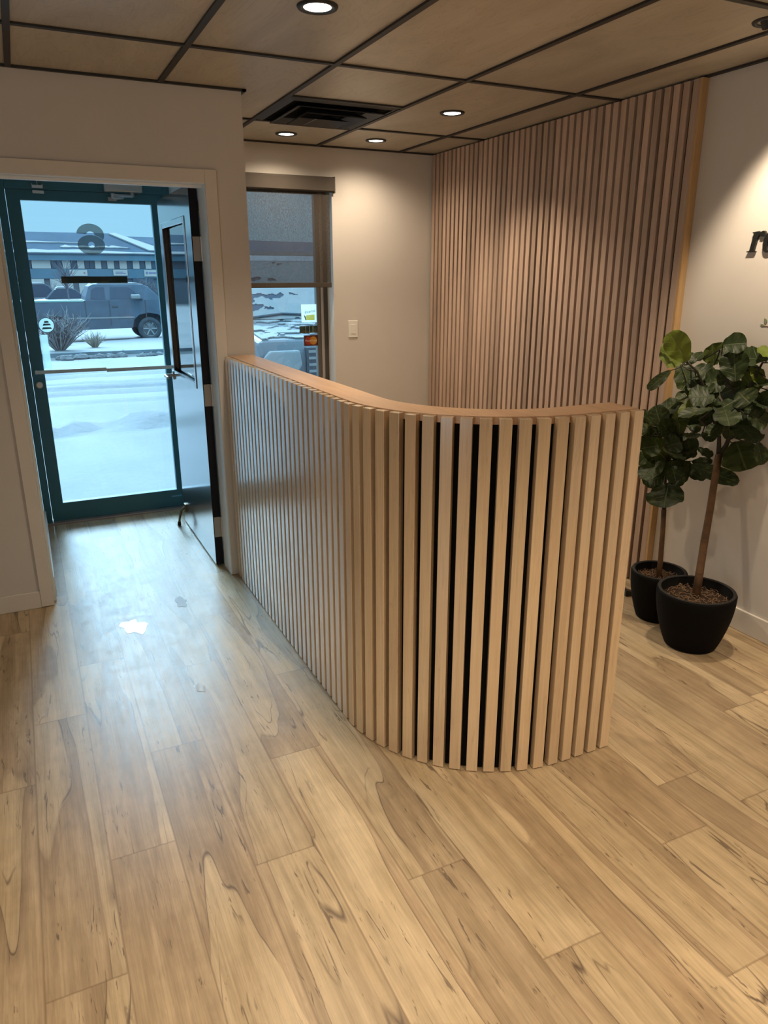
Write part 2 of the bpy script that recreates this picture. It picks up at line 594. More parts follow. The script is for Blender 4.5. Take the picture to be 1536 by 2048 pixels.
# ------------------------------------------------------------------ walls
T = 0.13
OX0, OX1, OZ = -0.042, 0.858, 1.986          # doorway clear opening
YF = 3.752                                   # wall face with the doorway
w = MB()
w.box((WX0, YF, 0), (OX0 - .012, YF + T, CEIL)).box((OX1 + .012, YF, 0), (1.06, YF + T, CEIL)).box((OX0 - .012, YF, OZ + .012), (OX1 + .012, YF + T, CEIL))
struct(w.build('wall_front', M['wall']), 'beige painted wall with the open doorway to the entry', 'wall')
w = MB()
w.k = 0
w.box((OX0 - .012, YF - .001, 0), (OX0, YF + T + .02, OZ)).box((OX1, YF - .001, 0), (OX1 + .012, YF + T + .02, OZ)).box((OX0 - .012, YF - .001, OZ), (OX1 + .012, YF + T + .02, OZ + .012))
w.box((OX0, YF + .05, 0), (OX0 + .012, YF + .085, OZ)).box((OX0, YF + .05, OZ - .012), (OX1, YF + .085, OZ))
jam = w.build('trim_1', M['white'], bevel=0.0015)
struct(jam, 'white door jamb lining the doorway opening', 'door jamb')
w = MB()
w.box((OX0 - .058, YF - .014, 0.004), (OX0 - .002, YF, OZ + .062)).box((OX1 + .002, YF - .014, 0.004), (OX1 + .057, YF, OZ + .062)).box((OX0 - .002, YF - .014, OZ + .002), (OX1 + .002, YF, OZ + .062))
struct(w.build('trim_2', M['trim'], bevel=0.002), 'flat beige casing around the doorway', 'door casing')
struct(MB().box((WX0, YF - .011, 0), (OX0 - .058, YF, 0.088)).build('baseboard_front', M['trim'], bevel=0.003), 'flat beige baseboard left of the doorway', 'baseboard')

YB = 5.03
YX = 5.20
WX, WZ0, WZ1 = (1.20, 2.015), 0.45, 2.16     # window opening
w = MB()
w.box((1.06, YB, 0), (WX[0], YX, CEIL)).box((WX[1], YB, 0), (WX1 + .1, YX, CEIL)).box((WX[0], YB, 0), (WX[1], YX, WZ0)).box((WX[0], YB, WZ1), (WX[1], YX, CEIL))
w.box((-0.035, 5.10, 2.14), (1.06, YX, CEIL))
struct(w.build('wall_back', M['wall']), 'beige exterior wall with the shaded window behind the desk', 'wall')
struct(MB().box((0.945, YF + T, 0), (1.06, YX, CEIL)).build('wall_divider', M['white']), 'wall between the entry and the office', 'wall')
struct(MB().box((-0.17, YF + T, 0), (-0.038, YX, CEIL)).build('wall_entry', M['white']), 'white side wall of the small entry', 'wall')
struct(MB().box((-0.038, 5.02 - 1.13, 0), (-0.026, 5.13, 0.095)).build('baseboard_entry', M['white'], bevel=0.002), 'white baseboard inside the entry beside the teal door', 'baseboard')
struct(MB().box((WX1, WY0, 0), (WX1 + T, YX, CEIL)).build('wall_right', M['wall']), 'cream wall with black lettering behind the plants', 'wall')
struct(MB().box((WX1 - .013, WY0, 0), (WX1, 2.62, 0.105)).build('baseboard_right', M['trim'], bevel=0.003), 'flat baseboard under the lettered wall', 'baseboard')
struct(MB().box((WX0 - T, WY0, 0), (WX0, YF + T, CEIL)).build('wall_left', M['wall']), 'beige side wall of the reception', 'wall')
struct(MB().box((WX0 - T, WY0 - T, 0), (WX1 + T, WY0, CEIL)).build('wall_rear', M['wall']), 'beige wall behind the viewer', 'wall')
struct(MB().box((-0.04, YF + T, 2.14), (0.95, 5.12, 2.20)).build('ceiling_entry', M['white']), 'white low ceiling of the entry', 'ceiling')

# ------------------------------------------------------------------ ceiling: ply panels in a black grid
GX = [0.085, 0.692, 1.292, 1.915, 2.525]
gx = [GX[0] - .61 * i for i in (5, 4, 3, 2, 1)]
gx = [g for g in gx if g > WX0]
gx = [WX0] + gx + GX + [WX1]
GYL = [3.152 - 1.22 * i for i in (5, 4, 3, 2, 1)]
gy = [WY0] + [g for g in GYL if g > WY0 + .05] + [3.152, 4.372, YB]
M['ply'] = ceiling_mat()
quads = []
rr = random.Random(9)
for i in range(len(gx) - 1):
    for j in range(len(gy) - 1):
        cuts = [gy[j], gy[j + 1]]
        if abs(gx[i] - 1.292) < .01 and abs(gy[j] - 3.152) < .01:
            cuts = [gy[j], 3.757, gy[j + 1]]
        for a, b in zip(cuts[:-1], cuts[1:]):
            quads.append(([(gx[i], a, CEIL), (gx[i], b, CEIL), (gx[i + 1], b, CEIL), (gx[i + 1], a, CEIL)],
                          [(0, 0), (b - a, 0), (b - a, gx[i + 1] - gx[i]), (0, gx[i + 1] - gx[i])], rr.random(), 0))
ce = quads_object('ceiling', quads, 'panel_uv', 'panel', [M['ply']])
struct(ce, 'dropped ceiling of birch plywood panels in a black grid', 'ceiling')
MB().box((WX0 - T, WY0 - T, CEIL + .01), (WX1 + T, YX, CEIL + .2)).build('ceiling_slab', M['black_metal'], ce)
g = MB()
bw = 0.012
for x in gx[1:-1]:
    g.box((x - bw, WY0, CEIL - .008), (x + bw, YB, CEIL + .002))
for y in gy[1:-1]:
    g.box((WX0, y - bw, CEIL - .0075), (WX1, y + bw, CEIL + .002))
g.box((1.292, 3.757 - bw, CEIL - .0075), (1.915, 3.757 + bw, CEIL + .002))
pr = 0.020
g.box((WX0, YF - pr, CEIL - .009), (1.06 + pr, YF, CEIL + .002)).box((1.06, YF - pr, CEIL - .009), (1.06 + pr, YB, CEIL + .002))
g.box((1.06, YB - pr, CEIL - .009), (WX1, YB, CEIL + .002)).box((WX1 - pr, WY0, CEIL - .009), (WX1, 2.66, CEIL + .002))
g.box((WX0, WY0, CEIL - .009), (WX0 + pr, YF, CEIL + .002))
g.build('ceiling_grid', M['grid'], ce)

# ------------------------------------------------------------------ trim_3: the teal storefront frame, door_1: its glazed leaf
w = MB()
w.box((-0.036, 5.12, 0), (0.008, 5.19, 2.14)).box((0.902, 5.12, 0), (0.945, 5.19, 2.14)).box((0.008, 5.12, 2.062), (0.902, 5.19, 2.14))
struct(w.build('trim_3', M['teal'], bevel=0.003), 'teal metal frame of the glazed entrance door', 'door frame')
struct(MB().box((-0.036, 5.09, -.01), (0.945, 5.22, 0.012)).build('trim_4', plain('threshold_metal', (0.42, 0.36, 0.34), 0.4, 0.5), bevel=0.003), 'pale metal threshold under the entrance door', 'threshold')
d1 = empty('door_1', (0.9, 5.155, 0), 'teal framed full glass entrance door with a push bar', 'door', kind='structure')
dy0, dy1 = 5.135, 5.178
gx0, gx1, gz0, gz1 = 0.084, 0.832, 0.135, 2.002
w = MB()
w.box((0.010, dy0, 0.014), (gx0, dy1, 2.060)).box((gx1, dy0, 0.014), (0.900, dy1, 2.060)).box((gx0, dy0, 0.014), (gx1, dy1, gz0)).box((gx0, dy0, gz1), (gx1, dy1, 2.060))
w.build('leaf_frame', M['teal'], d1)
MB().box((gx0 - .006, 5.154, gz0 - .006), (gx1 + .006, 5.160, gz1 + .006)).build('pane', M['glass'], d1)
w = MB()
w.tube([(0.040, dy0, 1.003), (0.040, dy0 - .045, 1.003)], .009).tube([(0.874, dy0, 0.990), (0.874, dy0 - .045, 0.990)], .009)
w.box((0.030, dy0 - .052, 0.992), (0.45, dy0 - .042, 1.014)).box((0.45, dy0 - .052, 0.985), (0.884, dy0 - .042, 1.007))
w.v = [(x, y, z if y > dy0 - .04 else z) for x, y, z in w.v]
w.build('push_bar', plain('pale_push_bar', (0.72, 0.74, 0.70), 0.4, 0.0), d1, bevel=0.002)
MB().lathe([(0, 0), (.021, 0), (.021, .012), (.016, .016), (0, .016)], 24, Matrix.Translation((0.045, dy0, 0.92)) @ Matrix.Rotation(math.radians(90), 4, 'X')).build('lock_cylinder', M['alu'], d1)
MB().box((0.79, dy0 - .002, 0.083), (0.86, dy0, 0.094)).build('maker_plate', plain('blue_plate', (0.15, 0.42, 0.62), 0.3), d1)


def disc(cx, cz, r0, r1, a0, a1, n, y0, y1):
    m = MB()
    o, i = [], []
    for q in range(n + 1):
        t = math.radians(a0 + (a1 - a0) * q / n)
        o.append((cx + r1 * math.cos(t), cz + r1 * math.sin(t)))
        i.append((cx + r0 * math.cos(t), cz + r0 * math.sin(t)))
    for q in range(n):
        m.prism([o[q], o[q + 1], i[q + 1], i[q]], y0, y1, XZ)
    return m


# unit number on the glass: a fat 6 whose bowl is a ring and whose tail sweeps over the top
n6 = MB()
yg0, yg1 = 5.1525, 5.1538
cx6, cz6 = 0.452, 1.778
RX, RZ, OZ6 = 0.080, 0.058, 0.060
for q in range(48):
    qa, qb = 2 * math.pi * q / 48, 2 * math.pi * (q + 1) / 48
    n6.prism([(cx6 + RX * math.cos(qa), cz6 - .020 + RZ * math.sin(qa)), (cx6 + RX * math.cos(qb), cz6 - .020 + RZ * math.sin(qb)),
              (cx6 + .019 * math.cos(qb), cz6 - .020 + .019 * math.sin(qb)), (cx6 + .019 * math.cos(qa), cz6 - .020 + .019 * math.sin(qa))], yg0, yg1, XZ)
o, i = [], []
for q in range(31):
    a = math.radians(-42 + 216 * q / 30)
    ux, uz = math.cos(a), math.sin(a)
    k = 0.024
    # the hook begins outside the bowl, so the two pieces of film never overlap
    while ((k * ux) / (RX + .0025)) ** 2 + ((k * uz * .80 + OZ6) / (RZ + .0025)) ** 2 < 1 and k < .0795:
        k += .0005
    o.append((cx6 + 0.080 * ux, cz6 - .020 + OZ6 + 0.080 * uz * .80))
    i.append((cx6 + k * ux, cz6 - .020 + OZ6 + k * uz * .80))
for q in range(30):
    n6.prism([o[q], o[q + 1], i[q + 1], i[q]], yg0 - .0016, yg1 - .0016, XZ)
n6.build('number_decal', M['film'], d1)['label'] = 'translucent grey number 6 on the glass'
dk = NT('green_strip_print')
tc = dk.n('TexCoord')
nz = dk.noise(dk.mapping(tc.outputs['Object'], (9, 1, 24)), 1.0, 3.0)
M['strip'] = dk.bsdf(dk.ramp(nz, [(0.35, (0.012, 0.035, 0.03)), (0.5, (0.02, 0.06, 0.07)), (0.68, (0.11, 0.10, 0.045))]), 0.3)
MB().box((0.253, yg0, 1.532), (0.644, yg1, 1.572)).build('strip_decal', M['strip'], d1)['label'] = 'dark green strip sticker across the glass'
ro = MB().lathe([(0, 0), (.047, 0), (.047, .0012), (0, .0012)], 32, Matrix.Translation((0.133, yg1, 1.283)) @ Matrix.Rotation(math.radians(90), 4, 'X')).build('round_decal', M['film_pale'], d1)
ro['label'] = 'round pale sticker by the glass edge'
rg = disc(0.133, 1.283, 0.043, 0.047, 0, 360, 32, yg0 - .002, yg0 - .001)
for a, b, h in ((-.030, .030, -.018), (-.022, .026, .004), (-.012, .016, .020)):
    rg.prism([(0.133 + a, 1.283 + h - .007), (0.133 + b, 1.283 + h - .005), (0.133 + b * .8, 1.283 + h + .005), (0.133 + a * .7, 1.283 + h + .006)], yg0 - .002, yg0 - .001, XZ)
rg.build('emblem', plain('grey_print', (0.16, 0.30, 0.34), 0.5), ro)
MB().box((0.086, yg0, 1.018), (0.131, yg1, 1.225)).build('tape_decal', M['film_pale'], d1)['label'] = 'pale upright tape strip at the glass edge'

cl = empty('door_closer', (0.67, 5.12, 2.09), 'silver overhead closer with folded arm above the glass entrance door', 'door closer')
MB().box((0.552, 5.062, 2.062), (0.775, 5.12, 2.118)).build('body', M['alu'], cl, bevel=0.006)
MB().tube([(0.715, 5.085, 2.062), (0.715, 5.085, 2.038)], .013, 14).build('spindle', M['steel'], cl)
w = MB()
w.tube([(0.715, 5.085, 2.043), (0.64, 5.06, 2.040), (0.598, 5.052, 2.040)], .009, 8).tube([(0.598, 5.052, 2.032), (0.66, 5.09, 2.030), (0.600, 5.132, 2.026)], .007, 8)
w.tube([(0.598, 5.052, 2.024), (0.598, 5.052, 2.050)], .013, 12).box((0.575, 5.120, 2.014), (0.625, 5.134, 2.036))
w.build('arm', M['alu'], cl)
se = empty('door_contact_sensor', (0.185, 5.12, 2.06), 'small white two-piece contact sensor at the top left of the entrance door', 'door sensor')
MB().box((0.155, 5.098, 2.068), (0.215, 5.12, 2.084)).box((0.155, 5.106, 2.084), (0.160, 5.12, 2.092)).box((0.210, 5.106, 2.084), (0.215, 5.12, 2.092)).build('switch_body', M['white'], se, bevel=0.002)
MB().box((0.156, 5.113, 2.040), (0.218, 5.135, 2.056)).build('magnet', M['white'], se, bevel=0.002)
MB().tube([(0.188, 5.105, 2.084), (0.184, 5.112, 2.11), (0.178, 5.116, 2.139)], .0016, 6).build('wire', M['plate'], se)

# ------------------------------------------------------------------ door_2: the black inner door standing open
d2 = empty('door_2', (0.834, 3.905, 0), 'black glossy inner door with a glass lite standing open', 'door', kind='structure')
fx0, fx1 = 0.812, 0.855
y0, y1, z0, z1 = 3.905, 4.805, 0.012, 1.998
ly0, ly1, lz0, lz1 = 4.075, 4.700, 1.010, 1.845
w = MB()
w.box((fx0, y0 + .002, z0), (fx1, ly0, z1)).box((fx0, ly1, z0), (fx1, y1, z1)).box((fx0, ly0, z0), (fx1, ly1, lz0)).box((fx0, ly0, lz1), (fx1, ly1, z1))
w.k = 1
w.box((fx0 + .0005, y0, z0 + .0005), (fx1 - .0005, y0 + .0025, z1 - .0005))
w.build('leaf', [M['door_black'], M['door_edge']], d2)
w = MB()
b = 0.030
for xx0, xx1 in ((fx0 - .004, fx0 + .006), (fx1 - .006, fx1 + .004)):
    w.box((xx0, ly0 - .022, lz0 - .022), (xx1, ly0 + .010, lz1 + .022)).box((xx0, ly1 - .010, lz0 - .022), (xx1, ly1 + .022, lz1 + .022))
    w.box((xx0, ly0 + .010, lz0 - .022), (xx1, ly1 - .010, lz0 + .010)).box((xx0, ly0 + .010, lz1 - .010), (xx1, ly1 - .010, lz1 + .022))
w.build('lite_frame', M['door_black'], d2, bevel=0.003)
MB().box((0.830, ly0 - .004, lz0 - .004), (0.836, ly1 + .004, lz1 + .004)).build('pane', M['lite_glass'], d2)
hd = MB()
for sgn, xf in ((-1, fx0), (1, fx1)):
    hd.lathe([(0, 0), (.028, 0), (.028, .007), (.022, .010), (0, .010)], 24, Matrix.Translation((xf, 4.735, 0.985)) @ Matrix.Rotation(math.radians(90 * sgn), 4, 'Y'))
    hd.tube([(xf, 4.735, 0.985), (xf + sgn * .048, 4.735, 0.985), (xf + sgn * .054, 4.725, 0.985), (xf + sgn * .055, 4.63, 0.982)], [.010, .010, .010, .008], 12)
hd.box((fx0 + .009, y1, 0.95), (fx1 - .009, y1 + .002, 1.02)).box((fx0 + .014, y1, 0.975), (fx1 - .014, y1 + .010, 0.995))
hd.build('lever_handle', M['steel'], d2, bevel=0.001)
for hz in (0.235, 0.972, 1.702, 1.90):
    if hz > 1.85:
        MB().box((fx1 + .001, y0 - .010, hz - .02), (fx1 + .003, y0 + .02, hz + .025)).build('strike_clip', M['steel'], d2)
        continue
    h = MB().box((fx0 + .004, y0 - .0025, hz - .058), (fx1 - .001, y0 + .0005, hz + .058))
    h.tube([(fx1 + .002, y0 - .006, hz - .058), (fx1 + .002, y0 - .006, hz + .058)], .0065, 10)
    for q in (-.04, -.012, .016, .042):
        h.tube([(fx0 + .016 + .010 * (q > 0), y0 - .0035, hz + q), (fx0 + .016 + .010 * (q > 0), y0 - .002, hz + q)], .004, 8)
    h.build('hinge', M['steel'], d2)
ks = MB()
ks.box((fx0 - .012, 4.690, 0.100), (fx0, 4.735, 0.150))
ks.tube([(fx0 - .010, 4.712, 0.128), (fx0 - .035, 4.716, 0.105), (fx0 - .048, 4.720, 0.05), (fx0 - .052, 4.722, 0.022)], [.009, .008, .0075, .008], 10)
kd = ks.build('kickdown_stop', plain('brass_stop', (0.17, 0.13, 0.075), 0.4, 0.7), d2, bevel=0.001)
MB().tube([(fx0 - .052, 4.722, 0.030), (fx0 - .053, 4.722, 0.004)], [.010, .012], 12).build('rubber_foot', M['soil'], kd)

# ------------------------------------------------------------------ window_1 behind the desk, its shade and the switch
w1 = empty('window_1', (1.6, 5.12, WZ0), 'tall window with a bronze frame behind the desk', 'window', kind='structure')
fy0, fy1 = 5.142, 5.195
w = MB()
w.box((WX[0], fy0, WZ0), (WX[0] + .05, fy1, WZ1)).box((1.928, fy0, WZ0), (1.956, fy1, WZ1)).box((WX[0], fy0, WZ0), (1.956, fy1, WZ0 + .05)).box((WX[0], fy0, WZ1 - .05), (1.956, fy1, WZ1))
w.build('window_frame', M['bronze_frame'], w1, bevel=0.003)
MB().box((1.956, fy0 - .008, WZ0), (1.976, fy1, WZ1)).build('window_bead', M['grey_frame'], w1)
MB().box((1.976, fy0 + .010, WZ0), (2.0145, fy1, WZ1)).build('outer_frame', M['bronze_frame'], w1)
MB().box((WX[0] + .045, 5.158, WZ0 + .045), (1.935, 5.164, WZ1 - .045)).build('pane', M['glass'], w1)
MB().box((WX[0], YB - .02, WZ0 - .02), (WX[1], fy0, WZ0)).build('window_sill', M['white'], w1, bevel=0.003)
w = MB()
w.box((WX[1] - .001, YB + .001, WZ0), (WX[1], fy0 + .005, WZ1)).box((WX[0], YB + .001, WZ0), (WX[0] + .001, fy0, WZ1)).box((WX[0], YB + .001, WZ1 - .001), (WX[1], fy0, WZ1))
w.build('reveal', M['white'], w1)
st = MB().box((1.772, 5.1555, 1.262), (1.892, 5.1575, 1.388)).build('window_sticker', see_through('pale_print', (0.86, 0.90, 0.84), 0.85, glow=True), w1)
st['label'] = 'pale square window sticker with a yellow note'
m = MB()
m.prism([(1.806, 1.278), (1.872, 1.278), (1.872, 1.318), (1.806, 1.312)], 5.1545, 5.1555, XZ)
m.build('yellow_note', see_through('yellow_print', (0.95, 0.80, 0.30), 0.85, glow=True), st)
m = MB()
m.prism([(1.790, 1.318), (1.803, 1.304), (1.806, 1.276), (1.800, 1.280), (1.794, 1.300)], 5.1545, 5.1555, XZ)
m.build('hand_mark', plain('grey_ink', (0.16, 0.22, 0.18), 0.5), st)
st2 = MB().box((1.755, 5.1555, 1.188), (1.890, 5.1575, 1.238)).build('window_sticker', M['strip'], w1)
st2['label'] = 'dark green strip sticker with four fields'
m = MB()
for q in (1.799, 1.828, 1.855):
    m.box((q, 5.1548, 1.190), (q + .0025, 5.1556, 1.236))
m.build('divider', plain('pale_lines', (0.45, 0.55, 0.42), 0.5), st2)
st3 = MB().box((1.785, 5.1555, 1.096), (1.890, 5.1575, 1.172)).build('window_sticker', plain('maroon_print', (0.13, 0.030, 0.020), 0.4), w1)
st3['label'] = 'maroon card sticker with red and orange discs'
disc(1.822, 1.134, 0.0, 0.029, 0, 360, 28, 5.1545, 5.1555).build('red_disc', plain('red_print', (0.42, 0.035, 0.022), 0.4), st3)
disc(1.856, 1.134, 0.0, 0.029, 0, 360, 28, 5.1540, 5.1545).build('orange_disc', plain('orange_print', (0.62, 0.26, 0.03), 0.4), st3)


def text(body, name, size, loc, rx, rz, mat, parent, ry=0.0, extrude=0.0004, shear=0.0):
    c = bpy.data.curves.new(name, 'FONT')
    c.body = body
    c.size = size
    c.extrude = extrude
    c.shear = shear
    c.align_x = 'CENTER'
    c.align_y = 'CENTER'
    t = bpy.data.objects.new(name, c)
    COL.objects.link(t)
    t.rotation_euler = (rx, ry, rz)
    t.location = loc
    bpy.context.view_layer.update()
    me = bpy.data.meshes.new_from_object(t)
    o = bpy.data.objects.new(name, me)
    COL.objects.link(o)
    me.transform(t.matrix_world)
    bpy.data.objects.remove(t)
    me.materials.clear()
    me.materials.append(mat)
    if parent is not None:
        o.parent = parent
        o.matrix_parent_inverse = world_of(parent).inverted()
    return o


text('MasterCard', 'lettering', 0.0185, (1.838, 5.1535, 1.134), math.radians(90), 0, plain('white_print', (0.75, 0.70, 0.62), 0.5), st3)
text('Interac', 'lettering', 0.030, (1.836, 5.1540, 1.338), math.radians(90), 0, plain('dark_print', (0.14, 0.18, 0.15), 0.5), st, ry=math.radians(-9), shear=0.2)

for o in [st, st2, st3] + [c for c in bpy.data.objects if c.parent in (st, st2, st3)]:
    o.data.transform(Matrix.Translation((0.040, 0, -0.008)))

sh = empty('roller_shade', (1.6, 5.06, 2.15), 'dark taupe roller shade half lowered over the window behind the desk', 'window shade')
ca = MB().prism([(4.985, 2.118), (4.985, 2.196), (4.995, 2.206), (5.028, 2.206), (5.028, 2.112), (4.998, 2.112)], 1.185, 2.020, YZ).build('cassette', M['shade_bar'], sh, bevel=0.003)
MB().prism([(4.983, 2.105), (4.983, 2.207), (5.028, 2.210), (5.028, 2.105)], 2.018, 2.024, YZ).build('end_cap', M['bronze_frame'], ca)
MB().box((1.215, 5.0120, 1.525), (1.990, 5.0126, 2.115)).build('shade_cloth', M['shade'], sh)
MB().box((1.215, 5.006, 1.497), (1.992, 5.018, 1.530)).build('bottom_bar', M['shade_bar'], sh, bevel=0.002)
MB().tube([(2.010, 5.004, 2.108), (2.010, 5.004, 2.085)], .006, 8).build('chain_guide', M['bronze_frame'], sh)

sw = empty('light_switch', (2.158, YB, 1.208), 'white rocker light switch plate on the back wall beside the window', 'light switch')
MB().box((2.121, YB - .006, 1.148), (2.195, YB, 1.268)).build('cover_plate', M['plate'], sw, bevel=0.003)
MB().box((2.141, YB - .009, 1.175), (2.175, YB - .005, 1.241)).build('rocker', M['plate'], sw, bevel=0.0015)
# ------------------------------------------------------------------ recessed lamps
def downlight(loc, label, watts, cone=118, blend=0.7, group='round recessed ceiling lamps'):
    r = empty('downlight', loc, label, 'ceiling light', group)
    x, y, z = loc
    T4 = Matrix.Translation(loc)
    MB().lathe([(.045, .000), (.045, -.0045), (.056, -.0085), (.064, -.007), (.067, -.001), (.067, .0)], 40, T4, closed=True).build('trim_ring', M['black_metal'], r, smooth=True)
    MB().lathe([(0, -.0052), (.030, -.0050), (.0455, -.0035), (.0455, 0), (0, 0)], 40, T4).build('lens', M['lens'], r, smooth=True)
    d = bpy.data.lights.new('lamp_glow', 'SPOT')
    d.energy = watts
    d.color = WARM
    d.spot_size = math.radians(cone)
    d.spot_blend = blend
    d.shadow_soft_size = 0.045
    o = bpy.data.objects.new('lamp_glow', d)
    COL.objects.link(o)
    o.location = (x, y, z - .012)
    hang(o, r)
    return r


downlight((0.99, 2.560, CEIL), 'lit round black-rimmed recessed lamp in the ply panel before the doorway', SPOT_W)
downlight((2.205, 3.765, CEIL), 'lit round recessed lamp in the panel beside the slat wall', SPOT_W)
downlight((1.600, 4.715, CEIL), 'lit round recessed lamp above the shaded window', SPOT_W * .55, 152, 0.9)
downlight((2.190, 4.690, CEIL), 'lit round recessed lamp at the back, near the slat wall corner', SPOT_W * .55, 152, 0.9)

gl = empty('adjustable_downlight', (2.437, 2.03, CEIL), 'dark tilting recessed lamp above the lettered wall', 'ceiling light')
T4 = Matrix.Translation((2.437, 2.03, CEIL))
MB().lathe([(.046, .0), (.046, -.004), (.052, -.007), (.060, -.006), (.064, -.001), (.064, 0)], 36, T4, closed=True).build('trim_ring', M['black_metal'], gl, smooth=True)
Tg = T4 @ Matrix.Translation((0.004, 0, 0.012)) @ Matrix.Rotation(math.radians(-38), 4, 'Y')
hs = MB().lathe([(0, .02), (.040, .02), (.042, -.018), (.036, -.020), (.036, -.008), (0, -.008)], 32, Tg).build('swivel_head', M['black_metal'], gl)
MB().lathe([(0, -.012), (.033, -.012), (.033, -.009), (0, -.009)], 28, Tg).build('lens', M['lens'], hs)
d = bpy.data.lights.new('lamp_glow', 'SPOT')
d.energy = SPOT_W * 1.1
d.color = WARM
d.spot_size = math.radians(74)
d.spot_blend = 0.6
d.shadow_soft_size = 0.03
o = bpy.data.objects.new('lamp_glow', d)
COL.objects.link(o)
o.location = (2.455, 2.00, CEIL - .025)
o.rotation_euler = Vector((0.34, 0.06, -0.72)).to_track_quat('-Z', 'Y').to_euler()
hang(o, gl)

# ------------------------------------------------------------------ square air diffuser in the ceiling grid
ad = empty('air_diffuser', (1.6035, 4.0645, CEIL), 'black square stepped ceiling air diffuser beside the rear lamps', 'air vent')
cx, cy = 1.6035, 4.0645


def ring4(h0, z0, h1, z1, th=0.004):
    """Four-sided sloping vane from half-size h0 at z0 to h1 at z1."""
    m = MB()
    vs = []
    for h, z in ((h0, z0), (h1, z1), (h1, z1 + th), (h0, z0 + th)):
        vs += [(cx - h * 1.0, cy - h * .985, z), (cx + h, cy - h * .985, z), (cx + h, cy + h * .985, z), (cx - h, cy + h * .985, z)]
    fs = []
    for q in range(4):
        a, b = q * 4, ((q + 1) % 4) * 4
        for k in range(4):
            fs.append((a + k, a + (k + 1) % 4, b + (k + 1) % 4, b + k))
    return m.add(vs, fs)


MB().box((cx - .298, cy - .293, CEIL - .003), (cx + .298, cy + .293, CEIL - .0005)).build('backing', M['black_fabric'], ad)
for h0, z0, h1, z1 in ((.298, -.004, .268, -.012), (.238, -.030, .180, -.006), (.166, -.042, .112, -.012)):
    ring4(h0, CEIL + z0, h1, CEIL + z1, .005).build('vane', M['vane'], ad)
hc_ = .098
MB().add([(cx - hc_, cy - hc_, CEIL - .052), (cx + hc_, cy - hc_, CEIL - .052), (cx + hc_, cy + hc_, CEIL - .052), (cx - hc_, cy + hc_, CEIL - .052), (cx, cy, CEIL - .012)], [(0, 1, 4), (1, 2, 4), (2, 3, 4), (3, 0, 4)]).build('centre_cone', M['vane'], ad)

# ------------------------------------------------------------------ curved reception desk
XS, YS0, YS1, RAD, XE, HD = 0.893, 3.735, 2.200, 0.560, 1.655, 1.187
LS = YS0 - YS1
LA = RAD * math.pi / 2
LE = XE - (XS + RAD)
LT = LS + LA + LE


def desk_path(s, off=0.0):
    """Point at arc length s along the outer slat face, moved inwards by off; outward normal."""
    if s < LS:
        p, nn = (XS, YS0 - s), (-1.0, 0.0)
    elif s < LS + LA:
        a = (s - LS) / RAD
        nn = (-math.cos(a), -math.sin(a))
        p = (XS + RAD + RAD * nn[0], YS1 + RAD * nn[1])
    else:
        p, nn = (XS + RAD + (s - LS - LA), YS1 - RAD), (0.0, -1.0)
    return (p[0] - nn[0] * off, p[1] - nn[1] * off), nn


def ribbon(o0, o1, z0, z1, s0=0.0, s1=LT, n=90):
    m = MB()
    vs = []
    for q in range(n + 1):
        s = s0 + (s1 - s0) * q / n
        a, _ = desk_path(s, o0)
        b, _ = desk_path(s, o1)
        vs += [(*a, z0), (*b, z0), (*b, z1), (*a, z1)]
    fs = []
    for q in range(n):
        i, j = q * 4, q * 4 + 4
        for k in range(4):
            fs.append((i + k, i + (k + 1) % 4, j + (k + 1) % 4, j + k))
    fs += [(0, 1, 2, 3), tuple(n * 4 + k for k in (3, 2, 1, 0))]
    return m.add(vs, fs)


SD = 0.026
dk_ = empty('reception_desk', (XS + RAD, YS1, 0), 'curved reception desk clad in upright maple slats with a wood cap', 'reception desk')
ribbon(SD, SD + .012, 0.004, HD - .022, 0, LT - .004).build('backing', M['black_fabric'], dk_)
ribbon(SD + .012, 0.146, 0.0, HD - .022, 0, LT - .020).build('core', M['wall'], dk_)
cp = ribbon(SD - .001, 0.148, HD - .021, HD + .003, 0, LT - .001)
cp.build('top_cap', M['maple_cap'], dk_, bevel=0.0012)
e0, _ = desk_path(LT - .018, SD + .002)
MB().box((XE - .019, YS1 - RAD + SD + .013, 0.004), (XE - .001, YS1 - RAD + .147, HD - .022)).build('end_panel', M['maple'], dk_)
PITCH, SWD = 0.0553, 0.0365
ns = 0
s = LT - SWD / 2
while s > SWD / 2:
    p, nn = desk_path(s)
    tx, ty = -nn[1], nn[0]
    Ms = Matrix(((tx, nn[0], 0, p[0]), (ty, nn[1], 0, p[1]), (0, 0, 1, 0), (0, 0, 0, 1)))
    m = MB().box((-SWD / 2, -SD + .0005, 0.004), (SWD / 2, 0, HD), Ms)
    o = m.build('slat', M['maple'], dk_, bevel=0.0016)
    ns += 1
    s -= PITCH + (0.0014 if LS < s < LS + LA else 0)

# ------------------------------------------------------------------ slatted feature wall
FX, FY0, FY1, FZ = 2.785, 2.645, YB - .002, CEIL - .010
fw_ = empty('slat_panel', (WX1, 3.8, 0), 'tall rosy maple slat cladding on the right wall behind the desk', 'wall panel')
MB().box((2.803, FY0 + .004, 0.004), (WX1 - .001, FY1, FZ)).build('backing', M['shaded_backing'], fw_)  # clear of the wall by a hair
MB().box((FX, FY0 - .014, 0.004), (WX1 - .001, FY0, FZ)).build('edge_trim', M['maple_edge'], fw_, bevel=0.001)
y = FY0 + .0005
nf = 0
while y + .036 < FY1 + .001:
    MB().box((FX, y, 0.006), (2.8035, y + .0365, FZ)).build('slat', M['maple_pink'], fw_, bevel=0.0012, seg=1)
    nf += 1
    y += 0.0555

